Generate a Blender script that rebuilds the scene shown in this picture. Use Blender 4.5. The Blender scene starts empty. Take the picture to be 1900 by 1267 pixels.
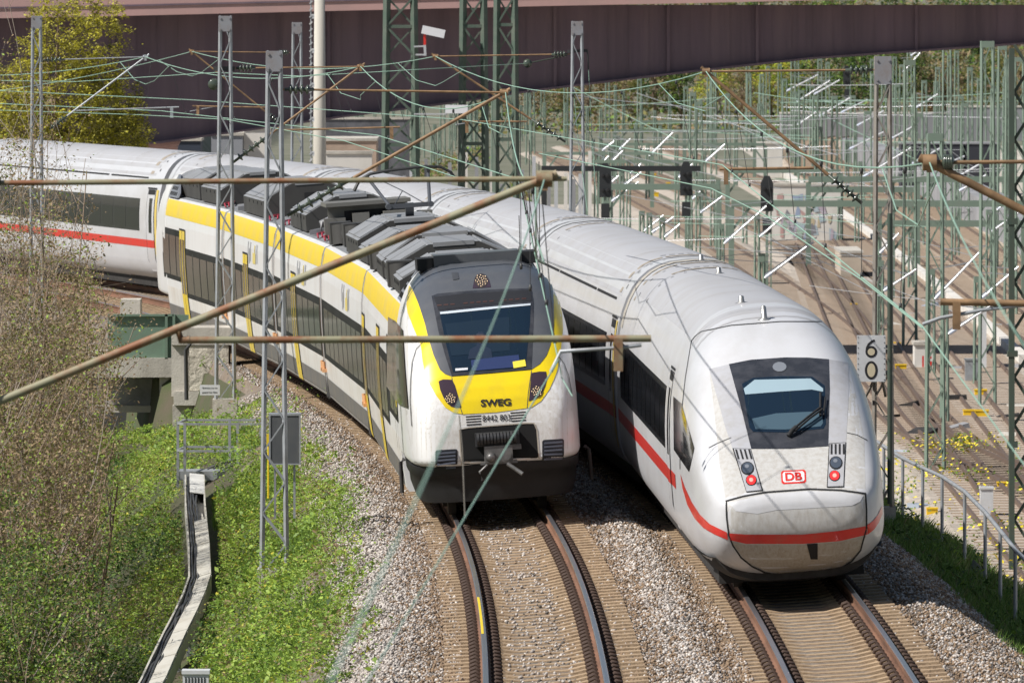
import bpy, bmesh, math, random
import numpy as np
from mathutils import Vector, Matrix
from mathutils.bvhtree import BVHTree
from mathutils.geometry import delaunay_2d_cdt
R = math.radians
rnd = random.Random(7)
nr = np.random.RandomState(11)
S = bpy.context.scene
COL = S.collection
# ------------------------------------------------------------------ camera, sky, sun, exposure
H = 8.55            # camera height above the rails
F = 17000.0         # focal length in photo pixels (1900 wide)
HY = -8.0           # photo row of the horizon
cd = bpy.data.cameras.new('camera'); cam = bpy.data.objects.new('camera', cd); COL.objects.link(cam)
cam.location = (0, 0, H); cam.rotation_euler = (R(90), 0, 0)
cd.sensor_width = 36; cd.lens = F/1900*36; cd.shift_y = -(633.5-HY)/1900
cd.clip_start = 1; cd.clip_end = 9000
S.camera = cam
cd.dof.use_dof = True; cd.dof.focus_distance = 150; cd.dof.aperture_fstop = 10.5
SUN_EL, SUN_AZ = 47, 246       # azimuth clockwise from +Y
W = bpy.data.worlds.new('World'); S.world = W; W.use_nodes = True
sk = W.node_tree.nodes.new('ShaderNodeTexSky'); sk.sky_type = 'NISHITA'; sk.sun_disc = False
sk.sun_elevation = R(SUN_EL); sk.sun_rotation = R(SUN_AZ)
bg = W.node_tree.nodes['Background']; bg.inputs[1].default_value = 0.056
W.node_tree.links.new(sk.outputs[0], bg.inputs[0])
sl = bpy.data.lights.new('sun', 'SUN'); sl.energy = 5.0; sl.angle = R(0.5); sl.color = (1, .965, .915)
so = bpy.data.objects.new('sun', sl); COL.objects.link(so)
sd = Vector((math.sin(R(SUN_AZ))*math.cos(R(SUN_EL)), math.cos(R(SUN_AZ))*math.cos(R(SUN_EL)), math.sin(R(SUN_EL))))
so.rotation_euler = sd.to_track_quat('Z', 'Y').to_euler()
S.view_settings.view_transform = 'Standard'; S.view_settings.look = 'None'
S.view_settings.exposure = 0.28
S.cycles.max_bounces = 6; S.cycles.transparent_max_bounces = 8

# ------------------------------------------------------------------ materials
MATS = {}
def mat(name, col, rough=.6, metal=0, var=0, vscale=3, bump=0, bscale=40, col2=None, spec=.5, alpha=1, coat=0, stretch=None, emit=0, lo=.35, hi=.65, detail=5, dirt=None):
    """principled material; var/col2: noise-driven colour variation; dirt=(colour, amount, scale, stretch): second stain layer"""
    if name in MATS: return MATS[name]
    m = bpy.data.materials.new(name); m.use_nodes = True; n = m.node_tree.nodes; L = m.node_tree.links
    p = n['Principled BSDF']
    p.inputs['Base Color'].default_value = (*col, 1); p.inputs['Roughness'].default_value = rough
    p.inputs['Metallic'].default_value = metal; p.inputs['Specular IOR Level'].default_value = spec
    p.inputs['Coat Weight'].default_value = coat; p.inputs['Alpha'].default_value = alpha
    p.inputs['Coat Roughness'].default_value = .08
    tc = n.new('ShaderNodeTexCoord')
    def noise(scale, st, det):
        src = tc.outputs['Object']
        if st:
            mp = n.new('ShaderNodeMapping'); mp.inputs['Scale'].default_value = st
            L.new(src, mp.inputs[0]); src = mp.outputs[0]
        t = n.new('ShaderNodeTexNoise'); t.inputs['Scale'].default_value = scale; t.inputs['Detail'].default_value = det
        t.inputs['Roughness'].default_value = .65
        L.new(src, t.inputs[0]); return t
    last = None
    if var or col2:
        t = noise(vscale, stretch, detail)
        rp = n.new('ShaderNodeValToRGB')
        a = col2 if col2 else tuple(max(0, c*(1-var)) for c in col)
        b = col if col2 else tuple(min(1, c*(1+var)) for c in col)
        rp.color_ramp.elements[0].position = lo; rp.color_ramp.elements[1].position = hi
        rp.color_ramp.elements[0].color = (*a, 1); rp.color_ramp.elements[1].color = (*b, 1)
        L.new(t.outputs[0], rp.inputs[0]); last = rp.outputs[0]
    if dirt:
        dc, amt, dsc, dst = dirt
        t2 = noise(dsc, dst, 6)
        r2 = n.new('ShaderNodeValToRGB'); r2.color_ramp.elements[0].position = .42; r2.color_ramp.elements[1].position = .72
        r2.color_ramp.elements[0].color = (0, 0, 0, 1); r2.color_ramp.elements[1].color = (amt, amt, amt, 1)
        L.new(t2.outputs[0], r2.inputs[0])
        mx = n.new('ShaderNodeMix'); mx.data_type = 'RGBA'
        L.new(r2.outputs[0], mx.inputs[0])
        if last: L.new(last, mx.inputs[6])
        else: mx.inputs[6].default_value = (*col, 1)
        mx.inputs[7].default_value = (*dc, 1); last = mx.outputs[2]
    if last: L.new(last, p.inputs['Base Color'])
    if bump:
        t3 = noise(bscale, None, 4); b = n.new('ShaderNodeBump'); b.inputs['Strength'].default_value = bump
        b.inputs['Distance'].default_value = .05
        L.new(t3.outputs[0], b.inputs['Height']); L.new(b.outputs[0], p.inputs['Normal'])
    if emit:
        p.inputs['Emission Color'].default_value = (*col, 1); p.inputs['Emission Strength'].default_value = emit
    MATS[name] = m; return m

# ------------------------------------------------------------------ tagging and objects
def tag(o, label=None, cat=None, group=None, kind=None):
    if label: o['label'] = label
    if cat: o['category'] = cat
    if group: o['group'] = group
    if kind: o['kind'] = kind
    return o
def empty(name, loc, label, cat, group=None, rz=0):
    o = bpy.data.objects.new(name, None); COL.objects.link(o); o.location = loc; o.rotation_euler.z = rz
    o.empty_display_size = .1
    return tag(o, label, cat, group)

class MB:
    """collects shapes; build() links them as ONE mesh object"""
    def __init__(s): s.v = []; s.f = []; s.mi = []; s.cur = 0; s.sm = []
    def add(s, vs, fs, smooth=False):
        o = len(s.v); s.v += [tuple(p) for p in vs]
        for f in fs: s.f.append([i+o for i in f]); s.mi.append(s.cur); s.sm.append(smooth)
        return s
    def m(s, i): s.cur = i; return s
    def box(s, a, b, M=None):
        (x0, y0, z0), (x1, y1, z1) = a, b
        vs = [(x0,y0,z0),(x1,y0,z0),(x1,y1,z0),(x0,y1,z0),(x0,y0,z1),(x1,y0,z1),(x1,y1,z1),(x0,y1,z1)]
        if M: vs = [M @ Vector(v) for v in vs]
        return s.add(vs, [(0,3,2,1),(4,5,6,7),(0,1,5,4),(1,2,6,5),(2,3,7,6),(3,0,4,7)])
    def cbox(s, c, d, M=None):
        return s.box([c[i]-d[i]/2 for i in range(3)], [c[i]+d[i]/2 for i in range(3)], M)
    def bar(s, a, b, w, h=None):
        """rectangular bar between two points"""
        a = Vector(a); b = Vector(b); h = h or w; d = (b-a)
        if d.length < 1e-6: return s
        q = d.to_track_quat('Z', 'Y'); u = q @ Vector((1,0,0))*w/2; v = q @ Vector((0,1,0))*h/2
        vs = [a-u-v, a+u-v, a+u+v, a-u+v, b-u-v, b+u-v, b+u+v, b-u+v]
        return s.add(vs, [(0,3,2,1),(4,5,6,7),(0,1,5,4),(1,2,6,5),(2,3,7,6),(3,0,4,7)])
    def tube(s, pts, r, n=8, r2=None, cap=True):
        pts = [Vector(p) for p in pts]; N = len(pts); vs = []; fs = []
        for i, p in enumerate(pts):
            d = (pts[min(i+1, N-1)]-pts[max(i-1, 0)]).normalized()
            up = Vector((0,0,1)) if abs(d.z) < .95 else Vector((0,1,0))
            u = d.cross(up).normalized(); v = u.cross(d)
            rr = r if r2 is None else r+(r2-r)*i/(N-1)
            if isinstance(r, (list, tuple)): rr = r[i]
            for k in range(n):
                a = 2*math.pi*k/n; vs.append(p+u*math.cos(a)*rr+v*math.sin(a)*rr)
        for i in range(N-1):
            for k in range(n):
                k2 = (k+1) % n; fs.append((i*n+k, i*n+k2, (i+1)*n+k2, (i+1)*n+k))
        s.add(vs, fs, True)
        if cap:
            s.add(vs[:n], [tuple(range(n-1, -1, -1))]); s.add(vs[-n:], [tuple(range(n))])
        return s
    def cyl(s, a, b, r, n=12, r2=None): return s.tube([a, b], r, n, r2)
    def lathe(s, c, prof, n=12, axis=None):
        """profile [(r, t)] revolved about axis through c"""
        c = Vector(c); q = (axis.to_track_quat('Z', 'Y') if axis is not None else None)
        vs = []; fs = []
        for (r, t) in prof:
            for k in range(n):
                a = 2*math.pi*k/n; p = Vector((r*math.cos(a), r*math.sin(a), t))
                vs.append(c+(q @ p if q else p))
        for i in range(len(prof)-1):
            for k in range(n):
                k2 = (k+1) % n; fs.append((i*n+k, i*n+k2, (i+1)*n+k2, (i+1)*n+k))
        fs.append(tuple(range(n-1, -1, -1))); fs.append(tuple((len(prof)-1)*n+k for k in range(n)))
        return s.add(vs, fs, True)
    def prism(s, poly, f0, f1):
        """poly: 2-d points; f0/f1 map a 2-d point to 3-d for the two ends"""
        n = len(poly); vs = [f0(p) for p in poly]+[f1(p) for p in poly]
        fs = [tuple(range(n-1, -1, -1)), tuple(range(n, 2*n))]+[(i, (i+1) % n, n+(i+1) % n, n+i) for i in range(n)]
        return s.add(vs, fs)
    def loft(s, rings, closed=True, cap0=True, cap1=True, smooth=True):
        n = len(rings[0]); vs = [p for r in rings for p in r]; fs = []
        for i in range(len(rings)-1):
            for k in range(n if closed else n-1):
                k2 = (k+1) % n; fs.append((i*n+k, i*n+k2, (i+1)*n+k2, (i+1)*n+k))
        s.add(vs, fs, smooth)
        if cap0: s.add(rings[0], [tuple(range(n-1, -1, -1))])
        if cap1: s.add(rings[-1], [tuple(range(n))])
        return s
    def build(s, name, mats, parent=None, M=None, fix=True):
        me = bpy.data.meshes.new(name); me.from_pydata([tuple(v) for v in s.v], [], s.f)
        if not isinstance(mats, (list, tuple)): mats = [mats]
        for m in mats: me.materials.append(m)
        me.polygons.foreach_set('material_index', s.mi); me.polygons.foreach_set('use_smooth', s.sm)
        if fix:
            bm = bmesh.new(); bm.from_mesh(me); bmesh.ops.recalc_face_normals(bm, faces=bm.faces); bm.to_mesh(me); bm.free()
        me.update()
        o = bpy.data.objects.new(name, me); COL.objects.link(o)
        if parent: o.parent = parent
        if M: o.matrix_local = M
        return o
def npmesh(name, V, Fq, mats, mi=None, parent=None, smooth=False):
    """big mesh from numpy arrays; all faces have the same number of corners"""
    me = bpy.data.meshes.new(name); V = np.asarray(V, np.float32); Fq = np.asarray(Fq, np.int32)
    k = Fq.shape[1]; me.vertices.add(len(V)); me.vertices.foreach_set('co', V.ravel())
    me.loops.add(Fq.size); me.loops.foreach_set('vertex_index', Fq.ravel())
    me.polygons.add(len(Fq)); me.polygons.foreach_set('loop_start', np.arange(0, Fq.size, k, dtype=np.int32))
    if not isinstance(mats, (list, tuple)): mats = [mats]
    for m in mats: me.materials.append(m)
    if mi is not None: me.polygons.foreach_set('material_index', np.asarray(mi, np.int32))
    if smooth: me.polygons.foreach_set('use_smooth', np.ones(len(Fq), bool))
    me.update(calc_edges=True); me.validate()
    o = bpy.data.objects.new(name, me); COL.objects.link(o)
    if parent: o.parent = parent
    return o
def copy_tree(o, parent=None):
    c = o.copy(); COL.objects.link(c)
    if parent: c.parent = parent
    for ch in o.children: copy_tree(ch, c)
    return c

# ------------------------------------------------------------------ where things stand
def P(px, py, D):                       # a point at distance D that the photo shows at pixel (px, py)
    s = F/D; return Vector(((px-950)/s, D, H-(py-HY)/s))
def PX(px, D): return (px-950)*D/F
def PZ(py, D): return H-(py-HY)*D/F
_hd = np.array([60, 100, 116, 131, 148, 166, 190, 208, 226, 245, 261, 300, 340, 420])
_hv = -np.array([-.006, -.001, .004, .014, .030, .049, .080, .100, .120, .157, .21, .33, .44, .6])
_Y = np.arange(40, 420, .25)
_psi = np.interp(_Y, _hd, _hv); _k = np.ones(49)/49
_psi = np.convolve(np.pad(_psi, 24, 'edge'), _k, 'valid')
_X = np.concatenate([[0], np.cumsum(np.tan(_psi[:-1])*.25)]); _X += .425-np.interp(114, _Y, _X)
_A = np.concatenate([[0], np.cumsum(.25/np.cos(_psi[:-1]))])
def XL(D): return np.interp(D, _Y, _X)
def PSI(D): return np.interp(D, _Y, _psi)
def ARC(D): return np.interp(D, _Y, _A)
def DARC(a): return np.interp(a, _A, _Y)
CANT = R(4.0)
def TP(D, o=0, z=0):                     # point at offset o (right) and height z over the left track's centre at distance D
    p = float(PSI(D)); return Vector((float(XL(D))+o*math.cos(p), D-o*math.sin(p), z))
ICE_O = 3.83
# ------------------------------------------------------------------ ground, ballast, tracks
M_soil = mat('soil', (.085, .07, .045), .95, col2=(.05, .07, .02), vscale=.8, bump=.6, bscale=12)
M_yard = mat('yard_gravel', (.50, .45, .385), .95, col2=(.31, .275, .235), vscale=.35, bump=.8, bscale=9, dirt=((.60, .55, .47), .8, .06, None))
M_ballast = mat('ballast_stone_bed', (.30, .255, .21), .95, col2=(.1, .085, .07), vscale=9, bump=1, bscale=16, detail=3, dirt=((.22, .15, .095), .8, .6, None))
GO = [-400, -150, -60, -35, -25, -20, -16, -14, -12]+[-11+.5*i for i in range(15)]+[-3.7, -3.4, -3, -2.6, -2.2, -1.5, 0, 1.9, 3.75, 5.3, 6.05, 6.5, 7, 7.6, 8.2, 8.8, 9.6, 10.5, 11.5, 12.5, 13.5, 15, 18, 25, 40, 60, 90, 130, 200, 400]
GZ_o = [-400, -25, -14, -8, -5.7, -4.5, -3.4, -2.3, -2, 0, 3.75, 6.05, 7, 8.2, 9, 12.5, 13, 400]
GZ_z = [-7, -6.6, -6.1, -4.1, -2.6, -1.75, -1.0, -.5, -.42, -.42, -.42, -.5, -.98, -1.12, -1.7, -5.4, -5.5, -5.5]
def gz(o, Y=150):
    z = float(np.interp(o, GZ_o, GZ_z))
    if 203 < Y < 222 and -12 < o < -2.35: z = min(z, -1.9-.1*abs(o+2.35))
    if 222 <= Y < 233 and -13 < o < -3.1: z = -5
    if Y > 950 and o > -3.2: z += max(0, (Y-950))*.045
    elif Y > 950: z += (Y-950)*.045
    return z
def gpt(o, Y, dz=0):
    p = TP(min(Y, 330), o); return Vector((p.x, p.y+max(0, Y-330), gz(o, Y)+dz))
gY = list(np.arange(60, 240, 1.5))+list(np.arange(240, 340, 4))+list(np.arange(340, 1000, 20))+list(np.arange(1000, 2600, 100))
V = []
for Y in gY:
    for o in GO:
        j = 0 if -2.4 < o < 6.2 else .12
        p = gpt(o, Y); V.append((p.x, p.y, p.z+(rnd.uniform(-j, j) if Y < 300 and o < 13 else 0)))
nO = len(GO); Fq = []; mi = []
for i in range(len(gY)-1):
    for j in range(nO-1):
        Fq.append((i*nO+j, i*nO+j+1, (i+1)*nO+j+1, (i+1)*nO+j)); mi.append(2 if gY[i] > 590 and GO[j] > -4 and (GO[j] < 42 or gY[i] > 800) else 1 if GO[j] >= 12.5 or (gY[i] > 330 and GO[j] > -4) else 0)
g = npmesh('ground', V, Fq, [M_soil, M_yard, mat('far_ground', (.20, .19, .145), .95, col2=(.11, .12, .075), vscale=.25, detail=8)], mi); tag(g, kind='structure')
# ballast bed: a raised sheet with a crest between the tracks
bo = [-3.5, -3.2, -2.9, -2.6, -2.3, -2, -1.6, -1.3, 0, 1.3, 1.6, 1.9, 2.2, 2.5, 3.75, 5.1, 5.4, 5.7, 6.0, 6.3, 6.6, 6.9, 7.2]
bz = [-1.05, -.8, -.62, -.42, -.26, -.17, -.2, -.22, -.23, -.22, -.2, -.1, -.1, -.2, -.23, -.22, -.2, -.17, -.26, -.42, -.62, -.8, -1.08]
def ballast_z(o): return float(np.interp(o, bo, bz))+math.tan(CANT)*(o if abs(o) < 1.3 else (o-ICE_O if abs(o-ICE_O) < 1.3 else np.interp(o, [-3, -1.3, 1.3, 2.45, 5.05, 7], [0, -1.3, 1.3, -1.3, 1.3, 0])))*.9
bY = np.arange(90, 335, 1.0); V = []; Fq = []
for Y in bY:
    for o in bo:
        o2 = max(o, -2.12) if 204 < Y < 234 else o; q = TP(Y, o2-(.02 if o2 != o else 0)); V.append((q.x, q.y, ballast_z(o2) if o2 == o else -.3-(o2-o)*1.2))
n_ = len(bo)
for i in range(len(bY)-1):
    for j in range(n_-1): Fq.append((i*n_+j, i*n_+j+1, (i+1)*n_+j+1, (i+1)*n_+j))
tag(npmesh('ballast_bed', V, Fq, M_ballast, smooth=True), kind='structure')
# loose ballast stones (uncountable)
M_st = [mat('stone_grey', (.38, .335, .30), .9, var=.3, vscale=2), mat('stone_pale', (.54, .495, .45), .9, var=.2, vscale=2), mat('stone_brown', (.235, .16, .10), .9, var=.3, vscale=2), mat('stone_dark', (.12, .105, .09), .9)]
def stones(name, N, smp, lab=None):
    base = np.array([(1,0,0),(-1,0,0),(0,1,0),(0,-1,0),(0,0,.8),(0,0,-.8)], float)
    fo = np.array([(0,2,4),(2,1,4),(1,3,4),(3,0,4),(2,0,5),(1,2,5),(3,1,5),(0,3,5)])
    pos, siz, mi = smp(N); N = len(pos)
    V = np.repeat(base[None], N, 0)*nr.uniform(.55, 1.25, (N, 6, 1))*siz[:, None, None]
    a = nr.uniform(0, 2*np.pi, N); b = nr.uniform(-1, 1, N)
    ca, sa, cb, sb = np.cos(a), np.sin(a), np.cos(b), np.sin(b)
    x = V[:,:,0]*cb[:,None]+V[:,:,2]*sb[:,None]; z = -V[:,:,0]*sb[:,None]+V[:,:,2]*cb[:,None]; y = V[:,:,1]
    V = np.stack([x*ca[:,None]-y*sa[:,None], x*sa[:,None]+y*ca[:,None], z], -1)+pos[:, None, :]
    Fq = (fo[None]+(np.arange(N)*6)[:, None, None]).reshape(-1, 3)
    return tag(npmesh(name, V.reshape(-1, 3), Fq, M_st, np.repeat(mi, 8)), kind='stuff')
def smp_ballast(N):
    D = np.sqrt(nr.uniform(0, 1, N)); D = 108+(230-108)*(1-D)*.999
    o = np.where(nr.uniform(0, 1, N) < .5, nr.uniform(-2.9, -1.05, N), nr.uniform(1.0, 2.7, N))
    rr = nr.uniform(0, 1, N); o = np.where(rr < .27, nr.uniform(4.8, 7.1, N), o); o = np.where(rr > .975, nr.uniform(-.5, .6, N), o)
    keep = ((o < 4) | (D < 175)) & ~((D > 203) & (o < -2.0)); D = D[keep]; o = o[keep]
    ps = PSI(D); z = np.array([ballast_z(q) for q in o]); z = z+nr.uniform(-.01, .03, len(o))
    pos = np.stack([XL(D)+o*np.cos(ps), D-o*np.sin(ps), z], -1)
    near = np.minimum(np.abs(np.abs(o)-1.3), np.abs(np.abs(o-ICE_O)-1.3))
    pb = np.clip(.75-near*.9, .05, .75); pb = np.where(o > 4.6, np.maximum(pb, .45), pb)
    u = nr.uniform(0, 1, len(o)); v = nr.uniform(0, 1, len(o))
    mi = np.where(u < pb, 2, np.where(v < .3, 1, np.where(v < .86, 0, 3)))
    return pos, nr.uniform(.017, .039, len(o)), mi
stones('ballast_stones', 125000, smp_ballast)

M_rail = mat('rail_rust', (.17, .085, .05), .75, var=.3, vscale=2, stretch=(1, .2, 1))
M_head = mat('rail_polished', (.42, .42, .45), .28, metal=.9)
M_slp = mat('sleeper_concrete', (.42, .30, .185), .9, col2=(.26, .18, .11), vscale=4, bump=.3, bscale=30)
M_clip = mat('rail_clip_rust', (.055, .032, .022), .8)
def rail_track(label, o0, D0, D1, sl=.655, cant=CANT):
    root = empty('railway_track', TP(D0, o0), label, 'railway track', 'railway tracks on the embankment')
    inv = Matrix.Translation(-root.location)
    tc_ = math.tan(cant)
    def q(D, dx, z): return inv @ TP(D, o0+dx*math.cos(cant), z+dx*tc_)
    Ds = list(np.arange(D0, D1, 1.5))
    prof = [(-.07,-.172),(.07,-.172),(.07,-.158),(.012,-.14),(.012,-.05),(.036,-.038),(.036,-.006),(.026,0),(-.026,0),(-.036,-.006),(-.036,-.038),(-.012,-.05),(-.012,-.14),(-.07,-.158)]
    for sx in (-.753, .753):
        m = MB(); rings = [[q(D, sx+a, b) for a, b in prof] for D in Ds]
        n = len(prof); vs = [p for r in rings for p in r]
        for i in range(len(Ds)-1):
            for k in range(n):
                m.m(1 if k in (6, 7, 8) else 0).add([rings[i][k], rings[i][(k+1) % n], rings[i+1][(k+1) % n], rings[i+1][k]], [(0, 1, 2, 3)])
        m.build('rail', [M_rail, M_head], root)
    a0, a1 = ARC(D0+1), ARC(D1-1); k = 0; rest = MB(); clips = MB(); a = a0; vis = 0
    while a < a1:
        D = float(DARC(a)); ps = float(PSI(D)); c = q(D, 0, 0)
        Mx = Matrix.Translation(c) @ Matrix.Rotation(-ps, 4, 'Z') @ Matrix.Rotation(-cant, 4, 'Y')
        tgt = MB() if (D > 110 and vis < 100) else rest
        for x0, x1, z1, z0 in ((-1.3, -.55, -.172, -.172), (-.55, -.3, -.172, -.215), (-.3, .3, -.215, -.215), (.3, .55, -.215, -.172), (.55, 1.3, -.172, -.172)):
            w = .13; h = .06
            pr = [(-w, -.4), (w, -.4), (w-.015, 0), (-w+.015, 0)]
            vs = [Mx @ Vector((x0, p, (z1 if zz == 0 else -.4)+0)) for p, zz in pr]+[Mx @ Vector((x1, p, (z0 if zz == 0 else -.4))) for p, zz in pr]
            tgt.add(vs, [(0,1,2,3),(7,6,5,4),(0,4,5,1),(1,5,6,2),(2,6,7,3),(3,7,4,0)])
        if tgt is not rest: tgt.build('sleeper', M_slp, root); vis += 1
        if D < 215:
            for sx in (-.753, .753):
                for dx in (-.13, .13):
                    for dy in (-.055, .055):
                        clips.tube([Mx @ Vector((sx+dx*.6, dy-.02, -.15)), Mx @ Vector((sx+dx, dy-.03, -.10)), Mx @ Vector((sx+dx*1.5, dy, -.125)), Mx @ Vector((sx+dx*1.55, dy+.03, -.165))], .022, 4)
        a += sl
    r = rest.build('sleeper', M_slp, root); r['kind'] = 'stuff'
    c = clips.build('rail_clip', M_clip, root); c['kind'] = 'stuff'
    return root
tk = rail_track('left curved track with rusty rails that the yellow fronted train runs on', 0, 95, 330)
rail_track('right curved track under the white long distance train with the red stripe', ICE_O, 95, 330)

m = MB(); rings = []
for D in np.arange(123.6, 131.6, .5):
    c = TP(D, -.753*math.cos(CANT), -.753*math.tan(CANT)+.003)-tk.location; rings.append([c+Vector((-.03,0,0)), c+Vector((.004,0,0))])
m.loft(rings, closed=False, cap0=False, cap1=False); m.build('paint_mark', mat('mark_yellow', (.75,.55,.02), .6), tk)
# ------------------------------------------------------------------ trains: shared helpers
def sect(w, zt, zb, zm, nt, nb, n=48):
    """closed superelliptic ring (x, z), starting right going over the top"""
    pts = []
    for k in range(n):
        a = 2*math.pi*k/n; c, s_ = math.cos(a), math.sin(a); e = nt if s_ >= 0 else nb
        x = w*math.copysign(abs(c)**(2/e), c); z = zm+((zt-zm) if s_ >= 0 else (zm-zb))*math.copysign(abs(s_)**(2/e), s_)
        pts.append((x, z))
    return pts
def car_matrix(a_front, a_rear, o):
    """frame of a car whose front / rear couplings are at these arc lengths: +y to the rear, x right, z up"""
    p0 = TP(float(DARC(a_front)), o); p1 = TP(float(DARC(a_rear)), o); d = p1-p0
    return Matrix.Translation(p0) @ Matrix.Rotation(math.atan2(-d.x, d.y), 4, 'Z') @ Matrix.Rotation(-CANT, 4, 'Y'), d.length
def bvh_of(obj_list):
    vs = []; fs = []
    for o, Mx in obj_list:
        k = len(vs); vs += [Mx @ v.co for v in o.data.vertices]; fs += [[i+k for i in p.vertices] for p in o.data.polygons]
    return BVHTree.FromPolygons(vs, fs)
def fill2d(poly, step, holes=()):
    """triangulated polygon with interior grid points"""
    def resample(pl):
        out = []
        for i in range(len(pl)):
            a = Vector(pl[i]).to_2d(); b = Vector(pl[(i+1) % len(pl)]).to_2d(); n = max(1, int((b-a).length/step))
            out += [a.lerp(b, k/n) for k in range(n)]
        return out
    vs = []; fcs = []
    for pl in [poly]+list(holes):
        r = resample(pl); fcs.append(list(range(len(vs), len(vs)+len(r)))); vs += r
    x0 = min(v.x for v in vs); x1 = max(v.x for v in vs); y0 = min(v.y for v in vs); y1 = max(v.y for v in vs)
    def inside(p, pl):
        c = False; j = len(pl)-1
        for i in range(len(pl)):
            a, b = pl[i], pl[j]
            if (a[1] > p[1]) != (b[1] > p[1]) and p[0] < (b[0]-a[0])*(p[1]-a[1])/(b[1]-a[1])+a[0]: c = not c
            j = i
        return c
    grid = []; y = y0+step*.5
    while y < y1:
        x = x0+step*.5
        while x < x1:
            p = Vector((x, y))
            if inside(p, poly) and not any(inside(p, h) for h in holes): grid.append(p)
            x += step
        y += step
    nb = len(vs)
    # drop grid points hugging the boundary
    B = np.array([(v.x, v.y) for v in vs])
    grid = [p for p in grid if np.min(np.hypot(B[:,0]-p.x, B[:,1]-p.y)) > step*.45]
    ov, oe, of, *_ = delaunay_2d_cdt(vs+grid, [], fcs, 1 if not holes else 1, 1e-6)
    tri = []
    for f in of:
        c = sum((ov[i] for i in f), Vector((0, 0)))/len(f)
        if inside(c, poly) and not any(inside(c, h) for h in holes): tri.append(f)
    return ov, tri
def decal(name, bvh, poly, mode, mt, parent, inv, step, off=.006, holes=(), smooth=True):
    """patch of surface that follows the body below it. mode('px'): outline in photo pixels seen from the camera's place;
    ('x', side): outline in body (y, z) taken across; ('y',): outline in body (x, z) from the front; ('z',): from above"""
    ov, tri = fill2d(poly, step, holes); vs = []; ok = []
    for v in ov:
        if mode[0] == 'px':
            o_ = Vector((0, 0, H)); d = (P(v.x, v.y, 100)-o_).normalized()
        elif mode[0] == 'x': o_ = Vector((3*mode[1], v.x, v.y)); d = Vector((-mode[1], 0, 0))
        elif mode[0] == 'y': o_ = Vector((v.x, -3, v.y)); d = Vector((0, 1, 0))
        else: o_ = Vector((v.x, v.y, 8)); d = Vector((0, 0, -1))
        if mode[0] != 'px': o_ = mode[-1] @ o_; d = mode[-1].to_3x3() @ d
        h = bvh.ray_cast(o_, d)
        if h[0] is None: vs.append(Vector((0, 0, 0))); ok.append(False); continue
        n = h[1] if h[1].dot(d) < 0 else -h[1]
        vs.append(inv @ (h[0]+n*off)); ok.append(True)
    m = MB(); fs = [f for f in tri if all(ok[i] for i in f)]
    if not fs: return None
    m.add(vs, fs, smooth)
    return m.build(name, mt, parent, fix=False)
FONT = {}
def text_mesh(name, txt, size, mt, parent, Mx, depth=.004, shear=0, bold=0, sx=1):
    cu = bpy.data.curves.new(name, 'FONT'); cu.body = txt; cu.size = size; cu.extrude = depth; cu.align_x = 'CENTER'; cu.align_y = 'CENTER'
    cu.shear = shear; cu.offset = bold
    t = bpy.data.objects.new(name, cu); COL.objects.link(t)
    dg = bpy.context.evaluated_depsgraph_get(); dg.update()
    me = bpy.data.meshes.new_from_object(t.evaluated_get(dg)); bpy.data.objects.remove(t)
    o = bpy.data.objects.new(name, me); COL.objects.link(o); me.materials.clear(); me.materials.append(mt)
    if sx != 1:
        for v in me.vertices: v.co.x *= sx
    o.parent = parent; o.matrix_local = Mx
    return o

# ------------------------------------------------------------------ long distance train (white, red stripe)
M_ice = mat('train_white_paint', (.57, .57, .585), .36, coat=.2, dirt=((.40, .38, .35), .4, 1.6, (1, .4, 1)))
M_iroof = mat('train_roof_grey', (.40, .40, .415), .5, dirt=((.33, .31, .29), .5, .9, (1, 1, 1)))
M_inose = mat('train_nose_dusty_white', (.50, .49, .47), .45, coat=.15, dirt=((.34, .30, .25), .6, 16, (1, 1, .45)))
M_blk = mat('black_glass', (.018, .02, .024), .08, spec=.6)
M_blk2 = mat('black_surround', (.03, .032, .038), .25, dirt=((.1, .1, .11), .5, 3, None))
M_red = mat('red_stripe', (.66, .028, .022), .35, coat=.3, dirt=((.4, .1, .07), .4, 5, None))
M_gap = mat('rubber_black', (.012, .012, .013), .8)
M_under = mat('underframe_dark', (.03, .027, .025), .8, var=.4, vscale=4)
M_bell = mat('gangway_beige', (.42, .39, .34), .7, dirt=((.1, .09, .08), .6, 3, None))
IW, IZT, IZB, IZM = 1.43, 3.99, .22, 1.25
def ice_ring(y, n=48): return [(x, y, z) for x, z in sect(IW, IZT, IZB, IZM, 2.8, 3.2, n)]
def nose_ring(y, n=64):
    yy = [0, .02, .06, .14, .3, .55, .85, 1.2, 1.7, 2.4, 3.2, 4.2, 5.2, 6.4, 8]
    zt = [1.2, 1.36, 1.45, 1.53, 1.62, 1.82, 2.02, 2.24, 2.57, 2.98, 3.36, 3.70, 3.87, 3.96, 3.99]
    zb = [1.05, .93, .84, .72, .56, .42, .34, .28, .24, .22, .22, .22, .22, .22, .22]
    w = [.55, .82, .95, 1.06, 1.15, 1.22, 1.27, 1.31, 1.35, 1.38, 1.41, 1.425, 1.43, 1.43, 1.43]
    nt = [3.5, 3.8, 4.2, 4.6, 4.8, 4.8, 4.6, 4.4, 4.1, 3.7, 3.4, 3.1, 2.95, 2.85, 2.8]
    nb = [3]*4+[3.1]*4+[3.2]*7
    f = lambda a: float(np.interp(y, yy, a))
    return [(x, y, z) for x, z in sect(f(w), f(zt), f(zb), 1.2+(IZM-1.2)*min(1, y/3), f(nt), f(nb), n)]
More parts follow.
